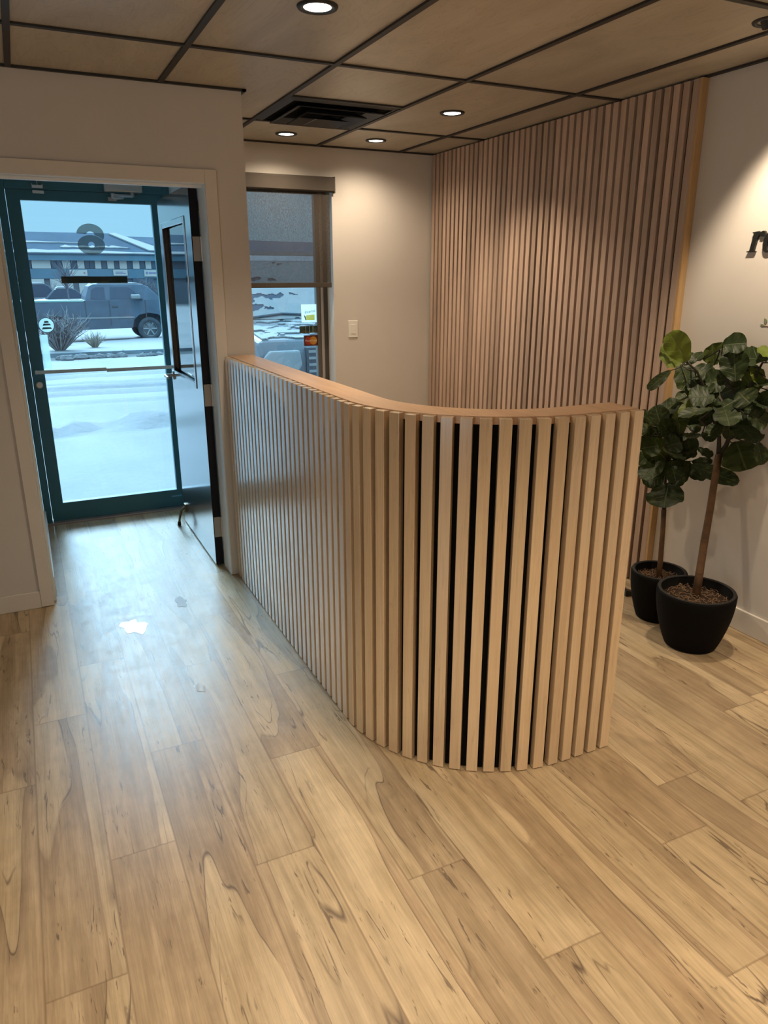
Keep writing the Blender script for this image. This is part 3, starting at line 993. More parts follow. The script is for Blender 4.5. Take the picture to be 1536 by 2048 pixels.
# ------------------------------------------------------------------ lettering on the right wall
ln = empty('wall_lettering', (WX1, 2.25, 1.667), 'black raised italic serif letters on the cream wall', 'sign')
XH = 0.083
LR = Matrix(((0, 0, -1, WX1), (-1, 0, 0, 2.312), (0, 1, 0, 1.667), (0, 0, 0, 1)))   # u runs to the right along the wall (-y)


def outline(pts, slant=0.17):
    return [((u + v * slant) * XH, v * XH) for u, v in pts]


def arc(cx_, cy_, rx, ry, a0, a1, n=14):
    return [(cx_ + rx * math.cos(math.radians(a0 + (a1 - a0) * q / n)), cy_ + ry * math.sin(math.radians(a0 + (a1 - a0) * q / n))) for q in range(n + 1)]


m = MB()
m.prism(outline([(0.0, 0.0), (0.50, 0.0), (0.50, 0.045), (0.40, 0.07), (0.40, 0.99), (0.06, 0.955), (0.06, 0.91), (0.15, 0.88), (0.15, 0.07), (0.0, 0.045)]), 0.0, 0.012, LR)
m.prism(outline([(0.40, 0.66), (0.50, 0.84), (0.60, 0.93), (0.66, 0.99), (0.56, 0.97), (0.46, 0.90), (0.40, 0.80)]), 0.0, 0.0119, LR)
m.prism(outline(arc(0.66, 0.86, 0.135, 0.14, 0, 350)), 0.0, 0.0121, LR)
m.build('letter_r', M['letter'], ln)
m = MB()
eo = arc(1.18, 0.49, 0.36, 0.53, 8, 318, 40)
ei = arc(1.22, 0.51, 0.155, 0.44, 8, 318, 40)
for q in range(40):
    m.prism(outline([eo[q], eo[q + 1], ei[q + 1], ei[q]]), 0.0, 0.012, LR)
m.prism(outline([(1.03, 0.50), (1.535, 0.50), (1.53, 0.575), (1.04, 0.565)]), 0.0, 0.0118, LR)
m.build('letter_e', M['letter'], ln)

sp = empty('leaf_sprig_decal', (WX1, 2.17, 1.385), 'small grey-green leaf sprig on the cream wall under the lettering', 'wall decal')
LRs = Matrix(((0, 0, -1, WX1), (-1, 0, 0, 2.199), (0, 1, 0, 1.372), (0, 0, 0, 1)))


def leaf2(u0, v0, ang, L, W):
    pts = []
    for q in range(9):
        t = q / 8
        pts.append((t * L, W * math.sin(math.pi * t ** 0.8)))
    for q in range(7, 0, -1):
        t = q / 8
        pts.append((t * L, -W * math.sin(math.pi * t ** 0.8)))
    c, s_ = math.cos(ang), math.sin(ang)
    return [(u0 + a * c - b * s_, v0 + a * s_ + b * c) for a, b in pts]


M['sprig'] = plain('sage_green', (0.20, 0.23, 0.14), 0.6, var=0.2, scale=60)
m = MB()
m.prism(leaf2(0.020, 0.000, math.radians(170), 0.020, 0.0042), 0, 0.003, LRs)
m.prism(leaf2(0.028, 0.010, math.radians(120), 0.024, 0.007), 0, 0.003, LRs)
m.prism(leaf2(0.040, 0.006, math.radians(65), 0.026, 0.007), 0, 0.003, LRs)
m.prism(leaf2(0.046, -0.004, math.radians(-20), 0.022, 0.006), 0, 0.003, LRs)
m.build('leaves', M['sprig'], sp)
MB().prism([(0.018, -0.0012), (0.052, -0.004), (0.052, -0.0022), (0.018, 0.0006)], 0, 0.0025, LRs).build('stem', plain('rust_stem', (0.22, 0.10, 0.05), 0.6), sp)

# ------------------------------------------------------------------ fiddle-leaf figs
def fig_leaf_mat():
    t = NT('fiddle_leaf')
    uv = t.n('UVMap', _uv_map='leaf_uv').outputs[0]
    at = t.n('Attribute', _attribute_name='leaf').outputs['Fac']
    s_ = t.n('SeparateXYZ', i0=uv)
    vv = t.math('ABSOLUTE', s_.outputs[0])
    mid = t.ramp(vv, [(0.02, 1.0), (0.07, 0.0)])
    side = t.math('FRACT', t.math('ADD', t.math('MULTIPLY', s_.outputs[1], 6.5), t.math('MULTIPLY', vv, -1.4)))
    sv = t.ramp(t.math('ABSOLUTE', t.math('SUBTRACT', side, 0.5)), [(0.0, 1.0), (0.09, 0.0)])
    vein = t.math('MAXIMUM', mid, t.math('MULTIPLY', sv, 0.55))
    base = t.ramp(at, [(0.0, (0.016, 0.026, 0.009)), (0.55, (0.026, 0.042, 0.012)), (0.75, (0.045, 0.060, 0.012)), (0.95, (0.13, 0.17, 0.022)), (1.0, (0.16, 0.21, 0.028))])
    lite = t.mix(0.5, base, (0.16, 0.19, 0.09))
    nz = t.noise(t.n('TexCoord').outputs['Object'], 25.0, 3.0)
    c = t.mix(1.0, t.mix(t.math('MULTIPLY', vein, 0.8), base, lite), t.ramp(nz, [(0.3, 0.8), (0.7, 1.2)]), 'MULTIPLY')
    p = t.n('BsdfPrincipled', Roughness=0.48)
    t.put(p, 'Base Color', c)
    t.put(p, 'Specular IOR Level', 0.3)
    b = t.n('Bump', Height=t.math('SUBTRACT', 1.0, vein), Strength=0.5, Distance=0.003)
    t.put(p, 'Normal', b.outputs[0])
    tl = t.n('BsdfTranslucent', Color=t.mix(0.4, c, (0.10, 0.16, 0.01)))
    mx = t.n('MixShader', i0=0.18, i1=p.outputs[0], i2=tl.outputs[0])
    return t.finish(mx)


M['leaf'] = fig_leaf_mat()


def make_foliage(name, leaves, tones, parent, seed):
    rnd = random.Random(seed)
    vs, fs, uvs, vals = [], [], [], []
    NU, NV = 14, 8
    for k, (bx, by, bz, tx, ty, tz, wd) in enumerate(leaves):
        b, t = Vector((bx, by, bz)), Vector((tx, ty, tz))
        t = b + (t - b) * 1.12
        wd *= 1.55
        ax = t - b
        L = ax.length
        if L < 0.02:
            continue
        ax.normalize()
        eye = (Vector((0, 0, EYE)) - b).normalized()
        nrm = eye * 0.75 + Vector((0, 0, 1)) * 0.55 + Vector((rnd.uniform(-.5, .5), rnd.uniform(-.5, .5), rnd.uniform(-.3, .3)))
        nrm = (nrm - ax * nrm.dot(ax)).normalized()
        sd_ = ax.cross(nrm).normalized()
        curl = rnd.uniform(-0.05, 0.16)
        cup = rnd.uniform(0.06, 0.24)
        o0 = len(vs)
        for i in range(NU + 1):
            u = i / NU
            # narrow at the stalk, a waist, broad rounded tip
            hw = wd / 2 * (0.10 + 1.02 * math.sin(math.pi * min(1, u * 0.93 + 0.02)) ** 0.62 * (0.62 + 0.42 * u)) if u < 0.985 else wd * 0.13
            for j in range(NV + 1):
                v = -1 + 2 * j / NV
                edge = 0.05 * wd * math.sin(u * 17 + k) * abs(v) ** 2
                p = b + ax * (u * L) + sd_ * (v * hw) + nrm * (cup * hw * abs(v) ** 1.5 - curl * L * (u ** 2) + 0.018 * L * math.cos(u * 34 - abs(v) * 4) * abs(v) + edge)
                if p.x > 2.812:
                    p.x = 2.812
                if p.y > 2.62 and p.x > 2.772:
                    p.x = 2.772
                vs.append(tuple(p))
                uvs.append((v, u))
        for i in range(NU):
            for j in range(NV):
                a = o0 + i * (NV + 1) + j
                fs.append((a, a + 1, a + NV + 2, a + NV + 1))
                vals.append(tones.get(k, rnd.choice((rnd.uniform(0.0, 0.5), rnd.uniform(0.3, 0.8)))))
    me = bpy.data.meshes.new(name)
    me.from_pydata(vs, [], fs)
    me.materials.append(M['leaf'])
    ul = me.uv_layers.new(name='leaf_uv')
    at = me.attributes.new('leaf', 'FLOAT', 'FACE')
    for k, p in enumerate(me.polygons):
        p.use_smooth = True
        at.data[k].value = vals[k]
        for li in p.loop_indices:
            ul.data[li].uv = uvs[me.loops[li].vertex_index]
    o = bpy.data.objects.new(name, me)
    COL.objects.link(o)
    return hang(o, parent)


def fig(base, rim_r, foot_r, h, trunk, forks, leaves, tones, label, seed, fill):
    rf = random.Random(seed + 1)
    leaves = list(leaves)
    (fx_, fy_, fz_), (sx_, sy_, sz_), cnt = fill
    for q in range(cnt):
        while True:
            g = Vector((rf.uniform(-1, 1), rf.uniform(-1, 1), rf.uniform(-1, 1)))
            if g.length < 1:
                break
        b = Vector((fx_ + g.x * sx_ * .6, fy_ + g.y * sy_ * .6, fz_ + g.z * sz_ * .6))
        dd = Vector((g.x + rf.uniform(-.5, .5), g.y + rf.uniform(-.5, .5), g.z + rf.uniform(-.7, .5))).normalized() * rf.uniform(.09, .13)
        e = b + dd
        e.x = min(e.x, 2.76)
        b.x = min(b.x, 2.74)
        leaves.append((*b, *e, rf.uniform(.06, .08)))
    r = empty('potted_fig', (base[0], base[1], 0), label, 'potted plant')
    T4 = Matrix.Translation((base[0], base[1], 0))
    pr_ = []
    for q in range(13):
        t = q / 12
        pr_.append((foot_r * .93 + (rim_r - foot_r * .93) * math.sin(t * math.pi / 2) ** 0.9, .006 + t * (h - .012)))
    ins = rim_r - 0.019
    prof = [(0, 0.0), (foot_r * .86, 0.0)] + pr_ + [(rim_r - .002, h - .002), (rim_r - .006, h)]
    pot = MB().lathe(prof + [(ins + .003, h), (ins, h - .003), (ins - .006, h - .06), (0, h - .062)], 56, T4).build('pot', M['pot'], r, smooth=True)
    MB().lathe([(ins, h - .0005), (rim_r - .005, h - .0005), (rim_r - .004, h + .002), (ins + .002, h + .002)], 56, T4, closed=True).build('rim', M['pot_rim'], pot, smooth=True)
    rnd = random.Random(seed)
    m = MB()
    m.lathe([(0, h - .030), (ins * .6, h - .034), (ins - .002, h - .045), (ins - .004, h - .058)], 32, T4)
    m.k = 1
    for q in range(230):
        a, rr_ = rnd.uniform(0, 6.28), (ins - .012) * math.sqrt(rnd.random())
        p = Vector((base[0] + rr_ * math.cos(a), base[1] + rr_ * math.sin(a), h - .040 + rnd.uniform(.004, .022) - .010 * rr_ / ins))
        dd = Vector((rnd.uniform(-1, 1), rnd.uniform(-1, 1), rnd.uniform(-.2, .35))) * .016
        e = Vector((rnd.uniform(-1, 1), rnd.uniform(-1, 1), rnd.uniform(.0, 1))) * .008
        pts = [p - dd, p + e, p + dd]
        for i, pt in enumerate(pts):
            f = Vector((pt.x - base[0], pt.y - base[1]))
            if f.length > ins - .006:
                f = f.normalized() * (ins - .008)
                pts[i] = Vector((base[0] + f.x, base[1] + f.y, pt.z))
        m.tube(pts, [.0011, .0014, .0009], 4, cap=False)
    mu = m.build('wood_wool_mulch', [M['soil'], M['fibre']], r)
    mu['label'] = 'brown curly wood wool on the soil'
    tr = MB().tube(trunk[0], trunk[1], 12)
    for q in range(1, len(trunk[0]) - 1):
        p = Vector(trunk[0][q])
        tr.lathe([(trunk[1][q] * .9, -.004), (trunk[1][q] * 1.10, 0), (trunk[1][q] * .9, .004)], 12, Matrix.Translation(p))
    to = tr.build('trunk', M['bark'], r, smooth=True)
    m = MB()
    for pts, rs in forks:
        m.tube(pts, rs, 8)
    make_foliage('foliage', leaves, tones, r, seed)
    # leaf stalks run back to the nearest branch
    nodes = []
    for pts, rs in forks:
        for a, b in zip(pts[:-1], pts[1:]):
            for q in range(5):
                nodes.append(Vector(a).lerp(Vector(b), q / 4))
    for lf in leaves:
        b = Vector(lf[:3])
        nb = min(nodes, key=lambda p: (p - b).length)
        mid = (b + nb) / 2 + Vector((0, 0, -.008))
        m.tube([nb, mid, b], [.0030, .0026, .0024], 5, cap=False)
    m.build('branches', M['twig'], to, smooth=True)
    return r


LEAF1= [[2.53, 2.298, 1.225, 2.45, 2.32, 1.332, 0.071], [2.54, 2.34, 1.22, 2.447, 2.354, 1.267, 0.08], [2.426, 2.285, 1.193, 2.332, 2.294, 1.129, 0.03], [2.676, 2.424, 1.193, 2.753, 2.421, 1.237, 0.047], [2.612, 2.41, 1.198, 2.618, 2.337, 1.11, 0.078], [2.622, 2.335, 1.194, 2.653, 2.277, 1.161, 0.061], [2.664, 2.24, 1.294, 2.704, 2.171, 1.308, 0.06], [2.746, 2.079, 1.245, 2.738, 2.258, 1.241, 0.072], [2.758, 2.268, 1.202, 2.757, 2.31, 1.266, 0.054], [2.757, 2.35, 1.193, 2.73, 2.35, 1.279, 0.086], [2.692, 2.217, 1.151, 2.628, 2.259, 1.134, 0.075], [2.743, 2.154, 1.207, 2.75, 2.267, 1.133, 0.07], [2.757, 2.168, 1.074, 2.743, 2.113, 1.193, 0.064], [2.638, 2.306, 1.078, 2.569, 2.357, 1.058, 0.042], [2.641, 2.276, 1.082, 2.511, 2.271, 1.019, 0.042], [2.619, 2.292, 1.123, 2.616, 2.229, 1.105, 0.046], [2.713, 2.359, 1.046, 2.747, 2.293, 1.025, 0.048], [2.739, 2.221, 1.025, 2.745, 2.079, 1.039, 0.104], [2.758, 2.211, 0.975, 2.75, 2.086, 0.913, 0.096], [2.75, 2.173, 0.881, 2.754, 2.114, 0.779, 0.131], [2.747, 2.068, 0.898, 2.75, 2.027, 0.823, 0.049], [2.685, 2.255, 1.005, 2.549, 2.3, 0.973, 0.046], [2.586, 2.183, 1.039, 2.454, 2.214, 1.026, 0.037], [2.75, 2.05, 1.249, 2.745, 2.118, 1.284, 0.043], [2.734, 2.14, 1.216, 2.758, 2.102, 1.157, 0.041], [2.742, 2.023, 1.157, 2.758, 2.107, 1.138, 0.047], [2.75, 2.121, 1.085, 2.743, 2.047, 1.059, 0.045], [2.704, 2.325, 0.888, 2.62, 2.322, 0.884, 0.032], [2.584, 2.218, 0.923, 2.602, 2.165, 0.916, 0.042], [2.689, 2.254, 0.977, 2.703, 2.205, 0.946, 0.039], [2.684, 2.187, 1.016, 2.705, 2.172, 0.905, 0.042], [2.654, 2.22, 1.1, 2.592, 2.25, 1.077, 0.057], [2.752, 2.174, 1.13, 2.758, 2.283, 1.077, 0.075], [2.673, 2.136, 1.11, 2.679, 2.083, 1.073, 0.074], [2.681, 2.382, 1.213, 2.657, 2.417, 1.234, 0.035], [2.62, 2.164, 0.968, 2.564, 2.156, 0.936, 0.045], [2.684, 2.152, 1.07, 2.608, 2.17, 1.035, 0.067], [2.696, 2.087, 1.02, 2.754, 2.051, 0.984, 0.066], [2.742, 2.033, 1.119, 2.75, 2.075, 1.069, 0.043]]
LEAF2= [[2.656, 2.578, 0.909, 2.755, 2.535, 1.001, 0.059], [2.558, 2.483, 0.933, 2.5, 2.495, 0.969, 0.045], [2.682, 2.588, 0.836, 2.664, 2.662, 0.911, 0.072], [2.616, 2.525, 0.896, 2.717, 2.555, 0.942, 0.046], [2.708, 2.531, 0.913, 2.756, 2.486, 0.987, 0.054], [2.701, 2.445, 0.857, 2.69, 2.446, 0.966, 0.049], [2.662, 2.453, 0.737, 2.565, 2.48, 0.826, 0.083], [2.69, 2.427, 0.74, 2.749, 2.458, 0.855, 0.099], [2.742, 2.39, 0.734, 2.593, 2.38, 0.698, 0.066], [2.588, 2.411, 0.754, 2.467, 2.407, 0.711, 0.057], [2.693, 2.484, 0.666, 2.589, 2.505, 0.638, 0.063], [2.627, 2.406, 0.65, 2.556, 2.357, 0.574, 0.119], [2.753, 2.436, 0.692, 2.753, 2.331, 0.687, 0.042], [2.661, 2.319, 0.751, 2.747, 2.155, 0.71, 0.052], [2.741, 2.362, 0.816, 2.755, 2.3, 0.79, 0.037], [2.749, 2.393, 0.745, 2.752, 2.302, 0.761, 0.037], [2.51, 2.438, 0.728, 2.464, 2.454, 0.716, 0.024], [2.623, 2.479, 0.871, 2.73, 2.495, 0.866, 0.082], [2.717, 2.422, 0.914, 2.758, 2.382, 0.909, 0.045], [2.63, 2.548, 0.767, 2.577, 2.544, 0.721, 0.055], [2.72, 2.567, 0.815, 2.655, 2.601, 0.832, 0.077], [2.674, 2.444, 0.847, 2.62, 2.483, 0.92, 0.066], [2.603, 2.425, 0.82, 2.654, 2.398, 0.842, 0.073], [2.73, 2.417, 0.843, 2.756, 2.409, 0.767, 0.049], [2.683, 2.532, 0.761, 2.639, 2.539, 0.72, 0.063], [2.634, 2.367, 0.701, 2.59, 2.34, 0.663, 0.037], [2.532, 2.518, 0.863, 2.491, 2.481, 0.82, 0.049]]


TR1 = ([(2.512, 2.072, .205), (2.540, 2.093, .33), (2.578, 2.122, .46), (2.622, 2.152, .60), (2.655, 2.178, .72), (2.684, 2.198, .825)], [.0185, .017, .0165, .0155, .0150, .0155])
FK1 = [([(2.684, 2.198, .82), (2.690, 2.215, .90), (2.660, 2.235, .985), (2.640, 2.26, 1.08), (2.600, 2.30, 1.18), (2.53, 2.30, 1.225)], [.011, .008, .007, .006, .005, .004]),
       ([(2.684, 2.198, .82), (2.712, 2.190, .865), (2.725, 2.18, .95), (2.735, 2.16, 1.05), (2.742, 2.13, 1.15), (2.745, 2.10, 1.23)], [.011, .010, .008, .007, .006, .004]),
       ([(2.690, 2.215, .90), (2.62, 2.225, .95), (2.57, 2.23, .985)], [.006, .005, .004]),
       ([(2.735, 2.16, 1.05), (2.69, 2.22, 1.15), (2.69, 2.25, 1.24), (2.70, 2.28, 1.27)], [.006, .005, .004, .003])]
TR2 = ([(2.575, 2.348, .19), (2.590, 2.362, .27), (2.603, 2.380, .36), (2.618, 2.398, .44), (2.632, 2.418, .515)], [.0135, .0125, .012, .0115, .012])
FK2 = [([(2.632, 2.418, .51), (2.630, 2.425, .60), (2.640, 2.44, .70), (2.650, 2.46, .80), (2.655, 2.50, .90)], [.009, .007, .006, .005, .004]),
       ([(2.632, 2.418, .51), (2.655, 2.420, .58), (2.690, 2.41, .68), (2.705, 2.43, .78), (2.715, 2.47, .90)], [.008, .006, .005, .005, .004]),
       ([(2.640, 2.44, .70), (2.58, 2.45, .74), (2.54, 2.47, .80)], [.005, .004, .003])]
fig((2.512, 2.072), 0.165, 0.118, 0.262, TR1, FK1, LEAF1, {0: 1.0, 1: 0.93, 12: 0.80, 14: 0.84, 13: 0.7, 6: 0.5, 7: 0.5, 9: 0.78, 23: 0.97, 24: 0.9, 17: 0.2, 19: 0.66, 18: 0.55}, 'taller fiddle-leaf fig in the larger black pot in front', 21, ((2.655, 2.19, 1.07), (.15, .14, .17), 8))
fig((2.575, 2.348), 0.128, 0.092, 0.240, TR2, FK2, LEAF2, {5: 0.70, 6: 0.62, 8: 0.72, 10: 0.3}, 'shorter fiddle-leaf fig in the smaller black pot behind, next to the slats', 33, ((2.63, 2.45, .80), (.12, .10, .17), 8))

wg = empty('door_wedge', (2.655, 2.60, 0), 'small black wedge lying on the floor by the slat panel', 'door stop')
MB().prism([(0.0, 0.0), (0.075, 0.0), (0.075, 0.006), (0.012, 0.030), (0.0, 0.030)], -.02, .02, Matrix.Translation((2.620, 2.60, 0.0005)) @ Matrix.Rotation(math.radians(-18), 4, 'Z') @ XZ).build('wedge_body', M['letter'], wg, bevel=0.002)

# melt water tracked in from the snow
def water():
    t = NT('melt_water')
    p = t.n('BsdfPrincipled', Roughness=0.06, IOR=1.33)
    t.put(p, 'Base Color', (0.78, 0.84, 0.88))
    tr = t.n('BsdfTransparent')
    mx = t.n('MixShader', i0=0.65, i1=tr.outputs[0], i2=p.outputs[0])
    return t.finish(mx)


M['water'] = water()
for (px_, py_, ra, rb_, lab) in ((0.537, 3.509, 0.030, 0.055, 'small melt water puddle on the floor nearest the desk end by the doorway'), (0.285, 3.325, 0.050, 0.085, 'longer melt water patch in the middle of the entry path'), (0.448, 2.651, 0.022, 0.030, 'tiny melt water drop on the planks nearer the viewer')):
    rnd = random.Random(int(px_ * 1000))
    pts = []
    for q in range(26):
        a = 2 * math.pi * q / 26
        k = 1 + .22 * math.sin(2 * a + px_ * 9) + .18 * math.sin(5 * a + 1) + rnd.uniform(-.1, .1)
        pts.append((px_ + ra * k * math.cos(a), py_ + rb_ * k * math.sin(a)))
    o = MB().prism(pts, 0.0002, 0.0012).build('melt_puddle', M['water'])
    tag(o, lab, 'puddle', 'melt water puddles on the floor')
# ------------------------------------------------------------------ outside: snow, road, trucks, shrubs, buildings
M['snow'] = None
t = NT('snow')
geo = t.n('NewGeometry').outputs['Position']
nz = t.noise(t.mapping(geo, (0.7, 0.35, 1)), 1.0, 5.0, 0.6)
M['snow'] = t.bsdf(t.ramp(nz, [(0.35, (0.235, 0.247, 0.262)), (0.65, (0.295, 0.30, 0.312))]), 0.8, spec=0.2, bump=t.noise(geo, 14.0, 4), bs=0.25, bd=0.03)
M['snow_cap'] = plain('snow_cap', (0.29, 0.295, 0.305), 0.8, spec=0.2, bs=0.2)
M['paint_blue'] = plain('slate_blue_paint', (0.085, 0.115, 0.155), 0.5, spec=0.2, var=0.15, scale=3)
M['paint_dark'] = plain('charcoal_paint', (0.11, 0.125, 0.15), 0.45, var=0.12, scale=3)
M['paint_grey'] = plain('dusty_car_paint', (0.16, 0.18, 0.205), 0.45, var=0.15, scale=4)
M['car_glass'] = plain('car_glass', (0.055, 0.075, 0.11), 0.2, spec=0.15, var=0.1)
M['tyre'] = plain('tyre_rubber', (0.055, 0.065, 0.08), 0.85, var=0.3, scale=6)
M['rim_alu'] = plain('wheel_alloy', (0.22, 0.24, 0.26), 0.4, 0.4)
M['chrome'] = plain('dull_chrome', (0.26, 0.27, 0.28), 0.35, 0.5)
M['lampglass'] = plain('headlamp_glass', (0.24, 0.26, 0.28), 0.2)
M['dark_trim'] = plain('dark_plastic', (0.05, 0.06, 0.08), 0.6)


def ground_z(x, y):
    z = -0.04 if y < 7 else (-0.04 - 0.43 * (y - 7) / 17 if y < 24 else -0.47)
    if y > 30:
        z = -0.47
    return z


def snow_z(x, y):
    z = ground_z(x, y)
    z += 0.035 * noise.fractal(Vector((x * .35, y * .22, 1)), .9, 2.1, 4)
    # ploughed lumps across the walk, tyre ruts on the drive, snow bank at the kerb
    lump = math.exp(-((y - 8.7 - .15 * math.sin(x * 2)) / .40) ** 2)
    z += 0.20 * lump * max(0, noise.fractal(Vector((x * 1.9, y * 2.4, 4)), .8, 2.1, 4) + .30)
    for yr, a in ((11.1, .03), (12.2, .06), (13.0, .08), (13.6, .06), (15.1, .06), (15.9, .06)):
        z -= a * math.exp(-((y - yr - .05 * math.sin(x)) / .10) ** 2)
        z += a * .7 * math.exp(-((y - yr - .24 - .05 * math.sin(x)) / .12) ** 2)
    if 20.0 < y < 25.0:
        z += 0.14 * max(0, min(1, (y - 20.0) / .12))
    if y >= 25.0:
        z += 0.14 * max(0, 1 - (y - 25.0) / .3)
    return z


m = MB()
xs = [-30 + 1.5 * i for i in range(18)] + [-3 + .16 * i for i in range(64)] + [7.3 + 1.3 * i for i in range(32)]
ys = [5.24 + .12 * i for i in range(100)] + [17.3 + .28 * i for i in range(36)] + [27.4 + 1.6 * i for i in range(46)]
vs = [(x, y, snow_z(x, y)) for y in ys for x in xs]
nx = len(xs)
fs = [(j * nx + i, j * nx + i + 1, (j + 1) * nx + i + 1, (j + 1) * nx + i) for j in range(len(ys) - 1) for i in range(nx - 1)]
m.add(vs, fs)
sg = m.build('snow_ground', M['snow'], smooth=True)
tag(sg, 'snow covered walk, drive and lot outside the entrance', 'snow', kind='structure')

# kerb edge with broken lumps of snow
kb = MB().box((-8, 19.96, -.55), (14, 20.06, -.225)).build('kerb', plain('kerb_concrete', (0.13, 0.17, 0.20), 0.8, var=.3, scale=2))
tag(kb, 'dark kerb edge along the snowy drive', 'kerb', kind='structure')
m = MB()
rnd = random.Random(3)
for q in range(46):
    x = rnd.uniform(.3, 4.5)
    y = 19.75 + rnd.uniform(-.15, .3) + .02 * x
    r_ = rnd.uniform(.03, .11)
    c = Vector((x, y, snow_z(x, y) + r_ * .4))
    vs = []
    for i in range(5):
        th = math.pi * i / 4
        for j in range(7):
            a = 2 * math.pi * j / 7
            k = r_ * rnd.uniform(.75, 1.25)
            vs.append(c + Vector((k * 1.5 * math.sin(th) * math.cos(a), k * math.sin(th) * math.sin(a), k * .8 * math.cos(th))))
    m.add(vs, [(i * 7 + j, i * 7 + (j + 1) % 7, (i + 1) * 7 + (j + 1) % 7, (i + 1) * 7 + j) for i in range(4) for j in range(7)])
o = m.build('snow_lumps', plain('dirty_snow', (0.17, 0.185, 0.20), .9, var=.4, scale=4))
tag(o, 'broken lumps of dirty snow along the kerb', 'snow lumps', kind='stuff')


def wheel(parent, x, y, z, r_, wd, side, ax='Y'):
    """Wheel whose axle runs along Y (or X), outer face towards -side."""
    R = Matrix.Rotation(math.radians(90), 4, 'X') if ax == 'Y' else Matrix.Rotation(math.radians(-90), 4, 'Y')
    T_ = Matrix.Translation((x, y, z)) @ R
    w_ = MB().lathe([(r_ * .62, -wd / 2), (r_ * .93, -wd / 2), (r_, -wd * .36), (r_, wd * .36), (r_ * .93, wd / 2), (r_ * .62, wd / 2)], 30, T_, closed=True).build('wheel', M['tyre'], parent, smooth=True)
    m_ = MB()
    sg_ = side
    m_.lathe([(0, sg_ * wd * .30), (r_ * .16, sg_ * wd * .34), (r_ * .16, sg_ * wd * .20), (r_ * .55, sg_ * wd * .10), (r_ * .58, sg_ * wd * .42), (r_ * .66, sg_ * wd * .45), (r_ * .66, 0), (0, 0)], 30, T_)
    for q in range(6):
        a = q * math.pi / 3
        p0 = T_ @ Vector((r_ * .13 * math.cos(a), r_ * .13 * math.sin(a), sg_ * wd * .28))
        p1 = T_ @ Vector((r_ * .6 * math.cos(a), r_ * .6 * math.sin(a), sg_ * wd * .40))
        m_.tube([p0, p1], r_ * .085, 6)
    m_.build('rim', M['rim_alu'], w_, smooth=False)
    return w_


# --- the slate blue pickup parked across the drive: nose to the right, near side at y = 26
Y0, Y1 = 26.0, 27.9
tk = empty('pickup_truck', (2.3, 26.9, -0.47), 'slate blue extended cab pickup truck parked broadside beyond the kerb', 'pickup truck')
body = [(-1.55, -.02), (-1.60, .42), (-1.58, .815), (1.86, .825), (1.88, .84), (4.22, .850), (4.75, .775), (5.02, .70), (5.10, .45), (5.08, .05), (4.95, -.06),
        (4.36, -.05), (4.30, .20), (4.12, .36), (3.82, .42), (3.52, .36), (3.34, .20), (3.28, -.05), (1.42, -.08), (1.36, .18), (1.18, .33), (.90, .38), (.62, .33), (.44, .18), (.38, -.06)]
m = MB().prism(body, Y0 + .04, Y1 - .04, XZ)
m.build('body', M['paint_blue'], tk, bevel=0.045, seg=3)
for xa, xb in ((.40, 1.40), (3.30, 4.34)):
    MB().box((xa, Y0 + .35, -.04), (xb, Y1 - .35, .46)).build('wheel_well', M['dark_trim'], tk)
# cab: four-sided greenhouse leaning inwards
cabp = [(1.90, .82), (4.30, .82), (3.90, 1.24), (3.72, 1.33), (2.20, 1.335), (2.06, 1.27), (1.93, .95)]
cabt = MB()
n_ = len(cabp)
def lean(z):
    return .06 + max(0, z - .82) * .36
vs = [Vector((u, Y0 + lean(v), v)) for u, v in cabp] + [Vector((u, Y1 - lean(v), v)) for u, v in cabp]
cabt.add(vs, [tuple(range(n_)), tuple(range(n_, 2 * n_))] + [(i, (i + 1) % n_, n_ + (i + 1) % n_, n_ + i) for i in range(n_)])
cabt.build('cab', M['paint_blue'], tk, bevel=0.03, seg=3)
def side_pane(pts, off, name, mat, bevel=0.0):
    m_ = MB()
    k = len(pts)
    vs_ = [Vector((u, Y0 + lean(v) - off, v)) for u, v in pts] + [Vector((u, Y0 + lean(v) + .02, v)) for u, v in pts]
    m_.add(vs_, [tuple(range(k)), tuple(range(k, 2 * k))] + [(i, (i + 1) % k, k + (i + 1) % k, k + i) for i in range(k)])
    return m_.build(name, mat, tk, bevel=bevel)
side_pane([(2.06, .86), (2.52, .86), (2.52, 1.235), (2.24, 1.235), (2.12, 1.16)], .006, 'window', M['car_glass'])
side_pane([(2.66, .86), (3.62, .86), (3.42, 1.12), (3.28, 1.235), (2.70, 1.24)], .006, 'window', M['car_glass'])
m = MB()
m.add([(4.26, Y0 + .20, .86), (4.26, Y1 - .20, .86), (3.93, Y1 - .32, 1.25), (3.93, Y0 + .32, 1.25), (4.23, Y0 + .20, .83), (4.23, Y1 - .20, .83), (3.90, Y1 - .32, 1.22), (3.90, Y0 + .32, 1.22)], [(0, 1, 2, 3), (4, 5, 6, 7), (0, 1, 5, 4), (1, 2, 6, 5), (2, 3, 7, 6), (3, 0, 4, 7)])
m.add([(3.76, Y0 + .17, .88), (4.16, Y0 + .09, .88), (3.92, Y0 + .24, 1.22), (3.78, Y0 + .25, 1.24), (3.76, Y0 + .2, .88), (4.16, Y0 + .12, .88), (3.92, Y0 + .27, 1.22), (3.78, Y0 + .28, 1.24)], [(0, 1, 2, 3), (4, 5, 6, 7), (0, 1, 5, 4), (1, 2, 6, 5), (2, 3, 7, 6), (3, 0, 4, 7)])
m.build('windshield', M['car_glass'], tk)
MB().prism([(2.26, 1.325), (3.68, 1.325), (3.55, 1.375), (2.38, 1.375)], Y0 + .30, Y1 - .30, XZ).build('roof_snow', M['snow_cap'], tk, bevel=0.02)
